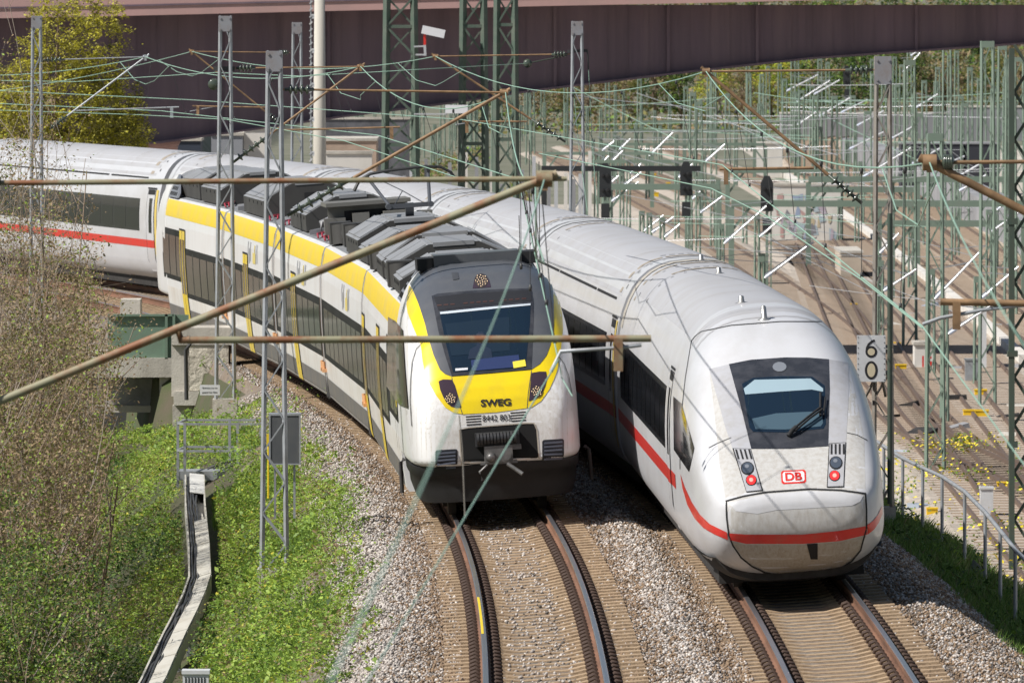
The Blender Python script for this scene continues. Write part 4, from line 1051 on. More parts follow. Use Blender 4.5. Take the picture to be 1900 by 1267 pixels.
for tx, z in (('Betreten nur im', .045), ('gesperrten Gleis', -.05)):
    t = text_mesh('lettering', tx, .05, M_ink, nt_, Matrix.Translation((0, -.018, z)) @ Matrix.Rotation(R(90), 4, 'X'), .001)
# cabinet behind the near mast, yellow marker
cb = empty('trackside_cabinet', P(528, 862, 153.2), 'dark grey metal cabinet hung behind the tall lattice mast by the ballast', 'cabinet'); s_ = F/153.2
m = MB(); m.box((-26/s_, 0, .02), (26/s_, .35, 92/s_)); m.build('housing', mat('cabinet_dark', (.075, .08, .085), .6, dirt=((.14,.14,.13), .5, 4, (1,1,.3))), cb)
m = MB(); m.box((-29/s_, -.012, 91/s_), (30/s_, .37, 95/s_)); m.box((-29/s_, -.012, 0), (30/s_, .37, .02)); m.box((-29/s_, -.012, .02), (-26/s_, .0, 91/s_)); m.box((27/s_, -.012, .02), (30/s_, .0, 91/s_)); m.build('frame', M_galv, cb)
MB().box((-20/s_, .1, -.9), (-16/s_, .14, 0)).build('post', M_galv, cb); MB().box((16/s_, .1, -.9), (20/s_, .14, 0)).build('post', M_galv, cb)
ym = MB(); ym.box((-.03, -.03, 0), (.03, .03, .18)); ym.cyl((0, 0, -.9), (0, 0, 0), .015, 6); o = ym.build('marker_post', mat('marker_yellow', (.8, .58, .02), .5)); o.location = P(498, 825, 154); tag(o, 'small yellow marker left of the dark grey cabinet', 'marker')
# service platform with railing
pf = empty('service_platform', P(330, 876, 187), 'small grey steel platform with railing at the top of the cable trough', 'platform'); s_ = F/187
m = MB(); m.box((0, 0, -.06), (150/s_, 1.4, 0)); m.build('deck', M_galv, pf)
m = MB(); m.box((0, -.02, -.16), (110/s_, .0, .02)); m.build('deck_edge', M_galv, pf)
for x, y in ((0, 0), (14/s_, -.35), (112/s_, -.35), (92/s_, 1.4), (150/s_, 1.4), (194/s_, .5)):
    MB().bar((x, y, -.3), (x, y, 1.03), .055).build('railing_post', M_galv, pf)
for z in (.45, .5+.5):
    MB().bar((0, 0, z), (14/s_, -.35, z), .045).build('rail', M_galv, pf); MB().bar((14/s_, -.35, z), (194/s_, -.35, z), .045).build('rail', M_galv, pf)
    MB().bar((0, 0, z), (10/s_, 1.4, z), .045).build('rail', M_galv, pf); MB().bar((10/s_, 1.4, z), (160/s_, 1.4, z), .045).build('rail', M_galv, pf)
cbl = MB()
for k in range(7):
    x = .9+.12*k; cbl.tube([Vector((x-.3, .2+.1*k, .06)), Vector((x, .1, .2+.03*(k % 3))), Vector((x+.4, .15, .22)), Vector((x+.9, .3+.05*k, .1)), Vector((x+1.3, .5, -.02))], .022, 5)
o = cbl.build('cable_bundle', M_wired); o.location = pf.location; tag(o, 'bundle of black cables lying on the steel platform', 'cable')
# cable trough
M_tr = mat('trough_beige', (.50, .48, .42), .7, dirt=((.33, .29, .22), .6, 3, (1, .3, 1)))
TPX = [(361,880,184),(362,930,176.5),(365,965,172),(369,1010,166),(371,1068,158),(360,1100,154),(344,1135,150),(325,1172,146),(303,1218,141),(285,1258,136.5),(262,1300,132)]
TRY = np.array([t[2] for t in TPX][::-1], float); TRX = np.array([(t[0]-950)*t[2]/F for t in TPX][::-1])
ct = empty('cable_trough', P(*TPX[0]), 'long pale raised cable trough running down the grassy bank, black cables showing', 'cable trough')
o = ct.location; pts = [P(*t)-o for t in TPX]
def sweep(prof, ps):
    rings = []
    for i, p in enumerate(ps):
        d = (ps[min(i+1, len(ps)-1)]-ps[max(i-1, 0)]); d.z = 0; d.normalize(); n = Vector((-d.y, d.x, 0)); 
        if n.x < 0: n = -n
        rings.append([p+n*a+Vector((0, 0, b)) for a, b in prof])
    return rings
m = MB(); m.loft(sweep([(-.2,0),(-.17,0),(-.17,-.2),(.17,-.2),(.17,0),(.2,0),(.2,-.26),(-.2,-.26)], pts), smooth=False); m.build('channel', M_tr, ct)
for i in range(2, len(pts)-1):
    m = MB(); q2 = [pts[i].lerp(pts[i+1], t) for t in (0, .5, .98)]; m.loft(sweep([(-.05,-.02),(.19,.045),(.20,.03),(-.04,-.035)], q2), smooth=False); m.build('cover', M_tr, ct)
m = MB(); m.loft(sweep([(-.1,.03),(.18,.0),(.18,-.02),(-.1,.01)], [pts[0], pts[0].lerp(pts[1], .7)]), smooth=False); m.build('cover', mat('trough_lid_white', (.68,.67,.63), .6), ct)
for k in range(4):
    m = MB(); m.tube([p+Vector((-.13+.05*k+rnd.uniform(-.015,.015), 0, -.06+rnd.uniform(-.02, .05))) for p in [pts[i].lerp(pts[i+1], t) for i in range(len(pts)-1) for t in (0, .33, .66)]], .024, 5); m.build('cable', M_wired, ct)
for i in (2, 4, 6, 7, 8, 9):
    m = MB(); m.box(pts[i]+Vector((.02, -.04, -1.0)), pts[i]+Vector((.09, .04, -.262))); m.build('support_post', M_galv, ct)
jb = empty('junction_box', P(363, 1268, 131), 'small white ribbed box at the bottom edge beside the trough', 'box'); s_ = F/131
m = MB(); m.box((-24/s_, 0, -.5), (24/s_, .3, 18/s_)); m.build('housing', M_signw, jb); m = MB(); m.box((-26/s_, -.02, 18/s_), (26/s_, .32, 25/s_)); m.build('lid', M_signw, jb)
for k in range(7): MB().box((-.15+k*.045, -.008, -.1), (-.135+k*.045, .0, 12/s_)).build('slot', M_gap, jb)
# railing on the right bank
rl = empty('railing', TP(150, ICE_O+4.2, -1.1), 'galvanised pipe railing along the top of the right bank', 'railing'); o = rl.location
RP = [(1598,800,186),(1640,828,176),(1675,850,169),(1712,868,164),(1748,884,160),(1790,912,155),(1828,950,149),(1856,984,144),(1884,1020,139),(1935,1070,134),(2010,1130,128)]
top = [P(*t)-o for t in RP]
MB().tube(top, .035, 8).build('handrail', M_galv, rl)
for i, t in enumerate(top):
    MB().tube([t, t-Vector((0, 0, 1.25))], .03, 6).build('post', M_galv, rl)
# abutment, parapet and underpass at the left
ab = empty('bridge_abutment', P(372, 790, 219), 'rough pale concrete abutment block with caps, left of the yellow doors', 'abutment'); o = ab.location
def wb(px0, py0, px1, py1, D, dep, mt, name, par): # box given by its front rectangle
    a = P(px0, py1, D)-par.location; b = P(px1, py0, D)-par.location
    return MB().box((a.x, a.y, a.z), (b.x, b.y+dep, b.z)).build(name, mt, par)
M_rough = mat('rough_stone', (.60, .55, .46), .95, var=.2, vscale=2.5, bump=1, bscale=7, dirt=((.22, .19, .15), .6, 1.5, None))
wb(351, 641, 424, 725, 218.93, 1.5, M_rough, 'rough_face', ab); wb(318, 640, 350, 735, 219.0, 1.6, M_conc, 'pillar', ab); wb(318, 608, 432, 640, 218.9, 1.7, M_conc, 'cap', ab)
wb(322, 726, 424, 752, 218.9, 1.6, M_conc, 'ledge', ab); wb(320, 752, 424, 800, 219.2, 1.6, M_conc, 'plinth', ab)
o_ = MB().tube([P(346, 742, 218.6)-o, P(345, 650, 218.6)-o, P(356, 632, 218.6)-o], .05, 8).build('drain_pipe', M_wired, ab)
up = empty('underpass', P(260, 790, 222), 'concrete bridge over a dark underpass below the green parapet', 'bridge')
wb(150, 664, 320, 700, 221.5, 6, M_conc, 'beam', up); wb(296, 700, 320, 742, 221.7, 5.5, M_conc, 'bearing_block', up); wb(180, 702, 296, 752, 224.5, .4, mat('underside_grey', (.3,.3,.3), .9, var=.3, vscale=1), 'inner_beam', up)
wb(150, 753, 320, 765, 224.2, .5, M_conc, 'pipe_ledge', up); wb(130, 700, 340, 900, 231, .3, mat('underpass_shade', (.06,.06,.06), .95), 'rear_wall', up)  # rear wall near black: the underpass shade is put into its colour
pp = empty('parapet', P(278, 664, 221.6), 'dark green sheet metal parapet on the concrete bridge at left', 'parapet')
M_par = mat('parapet_green', (.15, .225, .165), .55, dirt=((.14,.15,.12), .5, 2, None))
wb(200, 586, 322, 664, 221.6, .06, M_par, 'panel', pp); wb(324, 584, 350, 664, 221.6, .06, M_par, 'panel', pp); wb(306, 583, 311, 666, 221.5, .1, M_par, 'stiffener', pp); wb(320, 583, 325, 666, 221.5, .1, M_par, 'stiffener', pp); wb(200, 583, 322, 587, 221.5, .14, M_par, 'top_rail', pp)
cbk = wb(223, 556, 260, 586, 228, 1.2, M_conc, 'concrete_block', up)
# ------------------------------------------------------------------ road bridge behind the trains
M_viol = mat('bridge_violet_paint', (.118, .084, .108), .6, var=.2, vscale=.6, stretch=(1, 1, .1), dirt=((.19, .14, .155), .6, 1.1, (1, 1, .04)))
M_pink = mat('bridge_fascia_pink', (.44, .27, .25), .8, dirt=((.3, .22, .2), .5, .5, (1, 1, .1)))
BD = 352
br = empty('road_bridge', P(950, 160, BD), 'violet steel girder bridge with a pinkish edge beam across the top', 'bridge'); o = br.location
bot = [(-300,292),(0,282),(300,263),(640,215),(840,190),(1000,166),(1300,130),(1500,108),(1900,80),(2400,60)]
bx = [-300, -150, 0, 150, 300, 420, 520, 640, 740, 840, 920, 1000, 1150, 1300, 1400, 1500, 1700, 1900, 2400]
def bzy(x): return float(np.interp(x, [p[0] for p in bot], [p[1] for p in bot]))
ZT = P(0, 10, BD).z
pr = [P(x, bzy(x), BD)-o for x in bx]
m = MB()
for i in range(len(bx)-1):
    a, b = pr[i], pr[i+1]; ta, tb = Vector((a.x, 0, ZT-o.z)), Vector((b.x, 0, ZT-o.z)); dd = Vector((0, 6, 0))
    m.add([a, b, tb, ta, a+dd, b+dd, tb+dd, ta+dd], [(0,1,2,3),(5,4,7,6),(0,4,5,1)])
m.build('girder', M_viol, br)
m = MB()
for i in range(len(bx)-1):
    a, b = pr[i], pr[i+1]; u = Vector((0, 0, .12))
    m.add([a+Vector((0,-.35,-.06)), b+Vector((0,-.35,-.06)), b+Vector((0,-.35,.02)), a+Vector((0,-.35,.02)), a+Vector((0,.0,-.06)), b+Vector((0,.0,-.06)), b+Vector((0,0,.02)), a+Vector((0,0,.02))], [(0,1,2,3),(0,4,5,1),(2,6,7,3)])
m.build('bottom_flange', M_viol, br)
for x in range(-240, 2300, 38):
    a = P(x, bzy(x), BD)-o; MB().box((a.x-.012, -.012, a.z), (a.x+.012, .0, ZT-o.z)).build('weld_seam', M_viol, br)
for x in (610, 1030, 1240, 1405, 1700, 420, 210):
    a = P(x, bzy(x), BD)-o; MB().box((a.x-.06, -.14, a.z), (a.x+.06, .0, ZT-o.z)).build('stiffener', M_viol, br)
fa = [(-300,40),(230,30),(650,20),(1000,12),(1300,6),(1900,-8),(2400,-20)]
m = MB()
for (x0, y0), (x1, y1) in zip(fa, fa[1:]):
    a, b = P(x0, y0, BD)-o, P(x1, y1, BD)-o; u = Vector((0, 0, 1.3)); k = Vector((0, -2.2, 0)); k2 = Vector((0, .5, 0)); z2 = ZT-o.z+1.2
    m.add([a+k, b+k, Vector((b.x, -2.2, z2)), Vector((a.x, -2.2, z2)), a+k2, b+k2], [(0,1,2,3),(0,4,5,1)])
m.build('edge_beam', M_pink, br)
for (x0, y0), (x1, y1) in zip(fa, fa[1:]): MB().bar(P(x0, y0-19, BD)-o+Vector((0,-2.22,0)), P(x1, y1-19, BD)-o+Vector((0,-2.22,0)), .05, .07).build('shadow_joint', M_viol, br)  # dark line of a shadow joint, added as thin bars on the edge beam
MB().box((-40, -1.8, ZT-o.z+1.15), (60, 6, ZT-o.z+1.45)).build('deck', M_pink, br)
m = MB(); a = P(272, 262, BD)-o; m.lathe(Vector((a.x, 4, -11)), [(1.05, 0), (1.05, 11+a.z-.3), (1.2, 11+a.z)], 24); m.build('pier', M_pink, br)
m = MB(); a = P(2600, 62, BD)-o; m.lathe(Vector((a.x, 4, -11)), [(1.05, 0), (1.05, 12+a.z)], 24); m.build('pier', M_pink, br)
# ------------------------------------------------------------------ yard: tracks on the low ground
YZ = -5.5
def YD(py): return (H-YZ)*F/(py-HY)
def yp(px, py, dz=0): D = YD(py); p = P(px, py, D); return Vector((p.x, D, YZ+dz))
M_ybal = mat('yard_ballast', (.47, .41, .345), .95, col2=(.33, .285, .235), vscale=1.2, bump=.8, bscale=12)
M_ypale = mat('ramp_ballast', (.50, .42, .33), .95, col2=(.38, .31, .24), vscale=.8, bump=.5, bscale=9)
def smooth(ps, n=6):
    out = []
    for i in range(len(ps)-1):
        p0, p1, p2, p3 = ps[max(i-1, 0)], ps[i], ps[i+1], ps[min(i+2, len(ps)-1)]
        for k in range(n):
            t = k/n; out.append(.5*((2*p1)+(p2-p0)*t+(2*p0-5*p1+4*p2-p3)*t*t+(3*p1-p0-3*p2+p3)*t**3))
    return out+[ps[-1]]
def yard_track(pp, label, bal=M_ybal, dz=0, w=1.7):
    ps = smooth([yp(x, y, dz) for x, y in pp]); ps = [ps[0]+(ps[0]-ps[1]).normalized()*90]+ps+[ps[-1]+(ps[-1]-ps[-2]).normalized()*k for k in (30, 60, 90, 120)]; root = empty('yard_track', ps[0], label, 'railway track', 'railway tracks on the low ground'); o = root.location
    def off(d, z):
        r = []
        for i, p in enumerate(ps):
            t = (ps[min(i+1, len(ps)-1)]-ps[max(i-1, 0)]).normalized(); r.append(p+Vector((t.y, -t.x, 0))*d+Vector((0, 0, z))-o)
        return r
    a, b, c, d = off(-w-.4, .005), off(-w+.2, .16), off(w-.2, .16), off(w+.4, .005); n = len(a); m = MB()
    for i in range(n-1):
        for u, v in ((a, b), (b, c), (c, d)): m.add([u[i], v[i], v[i+1], u[i+1]], [(0, 1, 2, 3)])
    m.build('ballast', bal, root)
    for s_ in (-.75, .75):
        pts = off(s_, .26); m = MB(); m.loft([[p+Vector((-.06,0,-.12)), p+Vector((.06,0,-.12)), p+Vector((.04,0,.03)), p+Vector((-.04,0,.03))] for p in pts], smooth=False); m.build('rail', mat('yard_rail', (.15, .105, .08), .6, metal=.2), root)
    m = MB(); L = 0; nx = 0
    for i in range(n-1):
        t = (ps[i+1]-ps[i]); l = t.length; q = t.normalized(); s_ = Vector((q.y, -q.x, 0))
        while nx < L+l:
            c_ = ps[i]+q*(nx-L)-o+Vector((0, 0, .165)); m.bar(c_-s_*1.25, c_+s_*1.25, .24, .04); nx += 1.3
        L += l
    ob = m.build('sleeper', mat('yard_sleeper', (.36, .28, .21), .9), root); ob['kind'] = 'stuff'
yard_track([(1560,520),(1605,600),(1655,690),(1715,780),(1800,850),(1960,925)], 'rusty track joining a switch behind the railing')
yard_track([(1545,560),(1590,660),(1640,745),(1720,820),(1900,905),(1990,935)], 'rusty track nearest the white train nose in the low yard', dz=.01)
yard_track([(1080,322),(1180,372),(1300,440),(1420,520),(1540,610),(1640,720)], 'curved track just behind the roof of the white train')
yard_track([(1150,308),(1280,360),(1420,430),(1540,510),(1620,580),(1700,690)], 'curved track second behind the roof of the white train', dz=.01)
yard_track([(1300,300),(1420,345),(1540,420),(1650,510),(1760,620),(1900,780)], 'curved track in the middle of the low yard')
yard_track([(1500,262),(1478,285),(1500,318),(1570,372),(1680,450),(1800,540),(1960,660)], 'curved pale track climbing left of the ramp wall', M_ypale)
yard_track([(1640,250),(1540,262),(1528,285),(1570,325),(1660,390),(1790,480),(1960,590)], 'curved pale track in the middle of the far ramp', M_ypale, .01)
yard_track([(1700,252),(1600,268),(1582,290),(1630,330),(1730,400),(1900,520)], 'curved pale track against the grey ramp wall', M_ypale)
# walls, buildings
M_white = mat('white_wall', (.66, .63, .58), .8, dirt=((.40, .36, .3), .5, .5, (1, 1, .4)))
M_gwall = mat('grey_wall', (.27, .27, .28), .85, var=.15, vscale=.2, dirt=((.16,.16,.17), .5, .3, (1, 1, .3)))
M_beige = mat('beige_wall', (.50, .42, .33), .9, var=.15, vscale=.4)
def wallthing(name, label, cat, px0, py0, px1, py1, mt, dep=1.5, D=None, px0b=None, cap=None, group=None):
    """wall whose foot stands on the low ground at row py1; py0 its top"""
    D0 = D or YD(py1); a = P(px0, py1, D0); b = P(px1, py0, D0); r = empty(name, Vector(((a.x+b.x)/2, D0, YZ)), label, cat, group); w = (b.x-a.x)/2
    z1 = b.z-YZ
    MB().box((-w, 0, -.3), (w, dep, z1)).build('wall', mt, r); MB().box((-w-.05, -.06, z1), (w+.05, dep+.05, z1+.12)).build('coping', cap or M_conc, r)
    return r, w, z1
r, w, z1 = wallthing('retaining_wall', 'white retaining wall stub at the foot of the curved ramp', 'wall', 1402, 268, 1452, 330, M_white, 5)
r, w, z1 = wallthing('graffiti_wall', 'white wall with colourful graffiti patches behind the green beams', 'wall', 1425, 345, 1560, 452, M_white, 3)
gcols = [(.30,.36,.48),(.48,.30,.28),(.32,.42,.34),(.45,.38,.44),(.5,.42,.28),(.22,.22,.24),(.38,.46,.5)]
for k in range(40):
    x = rnd.uniform(-w+.15, w-.6); z = rnd.uniform(.15, z1-.9); c = rnd.randrange(7); m = MB()
    pl = [(x+rnd.uniform(0,.25), z), (x+rnd.uniform(.25,.45), z+rnd.uniform(-.1,.1)), (x+rnd.uniform(.25,.5), z+rnd.uniform(.3,.7)), (x+rnd.uniform(-.1,.3), z+rnd.uniform(.4,.8))]
    m.add([(a, -.004-.001*k, b) for a, b in pl], [(0, 1, 2, 3)]); m.build('graffiti', mat('graffiti%d' % c, gcols[c], .6), r)
wallthing('retaining_wall', 'low beige wall segment between the tracks at the middle of the yard', 'wall', 1560, 470, 1600, 520, M_beige, 8)
wallthing('ramp_wall', 'long grey concrete wall of the far viaduct across the valley', 'wall', 1450, 212, 1760, 258, M_gwall, 6)
wallthing('ramp_wall', 'grey concrete viaduct wall over the dark openings at far right', 'wall', 1762, 200, 1990, 262, M_gwall, 6)
for k, (a, b) in enumerate(((1672, 1716), (1722, 1786), (1792, 1850))):
    wallthing('viaduct_opening', ['dark viaduct opening left of the big green lattice masts', 'dark viaduct opening between the big green lattice masts', 'dark viaduct opening right of the big green lattice masts'][k], 'opening', a, 268, b, 362, mat('opening_dark', (.035,.035,.045), .9), 4, cap=M_gwall)
pts = [yp(1560, 300), yp(1640, 330), yp(1740, 385), yp(1860, 455), yp(1990, 545)]; m = MB(); o0 = pts[0]
for a, b in zip(pts, pts[1:]): a, b = a-o0, b-o0; u = Vector((0,0,2.0)); k = Vector((2, 3, 0)); m.add([a, b, b+u, a+u, a+k, b+k, b+k+u, a+k+u], [(0,1,2,3),(3,2,6,7),(4,5,6,7)])
rw = empty('ramp_wall', o0, 'sloping grey side wall along the outermost ramp track', 'wall'); m.build('wall', M_gwall, rw)
for lb_, pl_ in (('pale kerb wall along the left edge of the curved ramp', [(1425,318),(1445,322),(1490,352),(1560,402),(1660,478),(1790,582),(1900,680)]), ):
    ps_ = smooth([yp(x, y) for x, y in pl_]); o0 = ps_[0]; m = MB(); m.loft([[p-o0+Vector((-.2,0,0)), p-o0+Vector((.2,0,0)), p-o0+Vector((.2,0,.45)), p-o0+Vector((-.2,0,.45))] for p in ps_], smooth=False); kw = m.build('kerb_wall', M_white); kw.location = o0; tag(kw, lb_, 'wall')
wallthing('embankment_wall', 'pale earth bank with a white wall right of the round concrete pole', 'wall', 602, 262, 698, 296, mat('earth_pale', (.40,.30,.23), .95, var=.25, vscale=.4), 6, D=400)
wallthing('embankment_wall', 'white low wall just above the roof of the white train', 'wall', 605, 286, 690, 306, M_white, 1, D=392)
wallthing('site_cabin', 'white and grey site cabin behind the left lattice masts', 'cabin', 452, 240, 500, 285, M_white, 3, D=385)
wallthing('site_cabin', 'dark blue container beneath the violet girder at left', 'container', 318, 262, 372, 300, mat('container_dark', (.03,.04,.06), .6), 3, D=380)
wallthing('site_cabin', 'grey container beside the dark blue container under the girder', 'container', 392, 252, 450, 300, mat('container_grey', (.26,.27,.29), .6), 3, D=384)
for k in range(34):
    x = 596+k*15+rnd.uniform(-5, 5); D = 470+rnd.uniform(-15, 15); s_ = F/D; b = P(x, 0, D)
    m = MB(); hgt = rnd.uniform(3.5, 6.2); m.box((-.09, -.09, -.2), (.09, .09, hgt)); ob = m.build('noise_barrier_post', [M_white, M_gwall, M_alu][k % 3]); ob.location = (b.x, D, YZ); tag(ob, 'upright pale post of the far fence under the violet girder', 'post', 'fence posts under the girder')
wallthing('noise_barrier', 'dark grey fence panel behind the pale posts under the girder', 'fence', 590, 222, 760, 300, mat('fence_dark', (.10,.10,.11), .8, var=.4, vscale=.8), .2, D=480)
for k, (x, D, c, w_, h_) in enumerate(((905, 430, (.25,.55,.55), 1.6, 1.3), (1025, 430, (.3,.6,.6), 1.2, 1.0), (800, 440, (.7,.7,.7), .8, 2.2), (840, 450, (.55,.5,.45), 1.0, 3), (1000, 520, (.7,.7,.72), 1.4, 1.2), (880, 520, (.4,.4,.42), 2, 2), (960, 470, (.12,.12,.13), 2.2, 1.6))):
    b = P(x, 0, D); m = MB(); m.box((-w_/2, 0, 0), (w_/2, 1.2, h_)); m.box((-w_/2-.05, -.05, h_), (w_/2+.05, 1.25, h_+.08))
    if k < 2: m.box((-.3, .3, -2.3), (.3, .9, 0))
    ob = m.build('equipment_cabinet', mat('cab%d' % k, c, .6)); ob.location = (b.x, D, YZ+(2.2 if k < 2 else 0))
    tag(ob, ['turquoise box', 'pale turquoise box', 'narrow white box', 'tall beige box', 'low white box', 'grey box', 'wide black box'][k]+' half hidden behind the lattice towers and the train roof', 'box')
# green lattice towers carrying lines, close behind the train
M_tow = mat('tower_green', (.07, .105, .08), .65, dirt=((.15,.15,.12), .5, 2, None))
def tower(px0, px1, D, pytop, label, w=None):
    s_ = F/D; c = (px0+px1)/2; b = P(c, 0, D); r = empty('lattice_tower', (b.x, D, YZ), label, 'tower'); h = H-(pytop-HY)/s_-YZ; wd = (px1-px0)/s_
    lattice(r, 0, 0, h, wd*1.25, wd*.9, M_tow, lw=.19, plate=0, nb=int(h/1.05))
    m = MB(); nb = int(h/1.05)
    for i in range(nb):
        a, b_ = i/nb, (i+1)/nb; e = -1 if i % 2 else 1; wa, wb_ = wd*(1.25-.35*a)/2, wd*(1.25-.35*b_)/2
        for sy in (-1, 1): m.bar((e*wa, sy*(wa-.05), h*a), (-e*wb_, sy*(wb_-.05), h*b_), .1, .06); m.bar((sy*(wa-.05), e*wa, h*a), (sy*(wb_-.05), -e*wb_, h*b_), .06, .1)
        if i % 4 == 0: m.bar((-wa, -wa, h*a), (wa, -wa, h*a), .12); m.bar((-wa, wa, h*a), (wa, wa, h*a), .12)
    m.build('bracing', M_tow, r); return r
t1 = tower(716, 770, 334, -60, 'dark green lattice tower with a white lamp, leftmost of the three')
t2 = tower(858, 899, 336, -60, 'dark green lattice tower in the middle of the three')
t3 = tower(921, 956, 345, -60, 'dark green lattice tower at the right of the three')
for r, px, py, lb in ((t1, 787, 55, 1), (t1, 830, 203, 0)):
    D = 333; o = r.location; q = lambda x, y: P(x, y, D)-o
    m = MB()
    if lb: m.bar(q(768, 87), q(790, 86), .06); m.bar(q(771, 102), q(790, 102), .06); m.build('lamp_bracket', M_alu, r); MB().bar(q(789, 104), q(788, 84), .09).build('lamp_post', M_alu, r); MB().bar(q(788, 84), q(788, 64), .09).build('lamp_post', M_red, r)
    else: m.bar(q(768, 212), q(830, 212), .05); m.build('lamp_bracket', M_alu, r)
    MB().bar(q(px-4, py), q(px+38, py+9 if lb else py), .26, .3).build('lamp_head', mat('lamp_white', (.72,.72,.74), .4), r)
# round concrete pole and the striped cable
cp_ = empty('concrete_pole', P(593, 300, 322)-Vector((0,0,4)), 'round pale concrete pole in front of the violet girder', 'pole'); MB().lathe(Vector((0,0,0)), [(.23,0),(.23,4),(.17,11.5)], 20).build('shaft', mat('concrete_pale', (.50,.47,.41), .8, dirt=((.33,.3,.26), .4, 1, (1,1,.2))), cp_)
lc = empty('marker_cable', P(577, 300, 321)-Vector((0,0,4)), 'thin cable with white spiral markers left of the concrete pole', 'cable'); MB().cyl((0,0,0),(0,0,11),.025,6).build('cable', M_galv, lc)
for k in range(28): MB().bar((-.05,-.02,4+k*.24),(.05,-.02,4.1+k*.24),.05).build('spiral_marker', M_alu if k % 4 else M_signw, lc)
for k in range(6): MB().box((.02,-.03,4.2+k*1.2),(.12,.0,4.36+k*1.2)).build('tag_plate', M_signw, lc)
# yard masts: green lattice masts with pale cantilevers; one prototype per size, copied
def yard_proto(h, w, lw, nb):
    m = lattice(None, 0, 0, h, w, w*.72, M_green, lw=lw, plate=.22, parts=False, nb=nb); return m
YM = [(1425,253,120),(1447,245,120),(1467,233,155),(1500,265,150),(1536,257,111),(1583,316,175),(1688,650,120),(1757,494,92),(1775,277,92),(1832,760,70),(1860,505,88),(1870,300,143),(1891,520,100),
      (1142,250,161),(1157,250,164),(1243,262,177),(1273,287,164),(1350,309,170),(1390,281,136),(1735,880,235),(1332,470,330),(1322,462,330),(1382,455,372),(1558,452,375),(1590,455,372),(1655,500,330),(1690,540,415),(917,330,107),(1050,270,190),(1090,280,200),(1115,300,205),(1190,268,180),(1215,290,210),(1300,275,185),(1315,262,180),(1010,300,190),(985,285,210),(1225,330,230),(1180,330,235),
      (1290,330,240),(1255,352,250),(1155,345,262),(1100,330,255),(1410,322,190),(1365,345,225),(1640,300,150),(1620,282,140),(1715,330,150),(1800,330,130),(1665,345,160),(1740,300,120),(1825,300,110),(1610,420,200),(1480,330,170),(1845,430,160),(1790,420,190),(1875,590,150),(1520,392,240),(1705,460,210)]
for k in range(45):
    py_ = rnd.uniform(236, 330); px_ = rnd.uniform(600, 1000); YM.append((px_, py_, py_-F/YD(py_)*rnd.uniform(3, 7)))
for k in range(38):
    py_ = rnd.choice((rnd.uniform(232, 300), rnd.uniform(240, 420))); px_ = rnd.uniform(985, 1895); YM.append((px_, py_, py_-F/YD(py_)*rnd.uniform(5.5, 9)))
mm_cache = {}
for (px, pb, pt) in YM:
    D = YD(pb); s_ = F/D; h = max(2.2, (pb-pt)/s_); key = (round(h*2)/2, D > 560)
    if key not in mm_cache:
        far = D > 560; r_ = yard_proto(key[0], (.52 if not far else .42) if key[0] > 5 else .22, .07 if not far else .09, max(3, int(key[0]/(.8 if not far else 1.1)))).build('yard_mast', M_green); mm_cache[key] = r_
        ob = r_
    else: ob = mm_cache[key].copy(); COL.objects.link(ob)
    b = yp(px, pb); ob.location = b; ob.rotation_euler.z = 0
    lb = ('short green post of a cross beam in the low yard' if h < 4 else ('small far green lattice mast near the wooded hillside' if D > 760 else ('green lattice mast in the middle of the yard' if D > 420 else 'green lattice mast close behind the railing and the sign')))
    tag(ob, lb, 'mast', 'green masts in the railway yard')
# green cross beams on their posts
def beam(px0, px1, py, D, label, th=.34):
    a, b = P(px0, py, D), P(px1, py, D); r = empty('cross_beam', Vector((a.x, D, YZ)), label, 'beam', 'green cross beams over the yard tracks')
    z = a.z-YZ; L = b.x-a.x; MB().box((0, -.15, z-th/2), (L, .15, z+th/2)).build('beam', M_green, r)
    for x in ([0, L] if L < 9 else [0, L*.5, L]):
        MB().box((x-.13, -.13, 0), (x+.13, .13, z-th/2)).build('post', M_green, r); MB().bar((x, 0, z-1.3), (x+(.9 if x < L else -.9), 0, z-th/2), .12).build('brace', M_green, r)
for i, (a, b, y, D) in enumerate(((1126,1334,347,455),(1357,1905,378,430),(1500,1905,333,470),(1655,1900,415,420),(1090,1300,300,560),(1120,1420,268,640),(1350,1560,318,520),(1140,1400,243,700),(1010,1210,285,600),(1180,1470,226,820),(1500,1700,352,480))):
    beam(a, b, y, D, ['green cross beam with dark posts right behind the white train roof', 'long thick green cross beam at the level of the graffiti wall', 'green cross beam just above the thick one at right', 'lowest green cross beam at right with a bracket', 'green cross beam behind the dark signals', 'thin far green cross beam below the girder end', 'short green cross beam left of the grey mast', 'very far thin green cross beam below the hillside', 'green cross beam between the lattice towers and the dark signals', 'farthest thin green cross beam', 'short green cross beam behind the weathered grey mast'][i], .3 if D < 500 else .2)
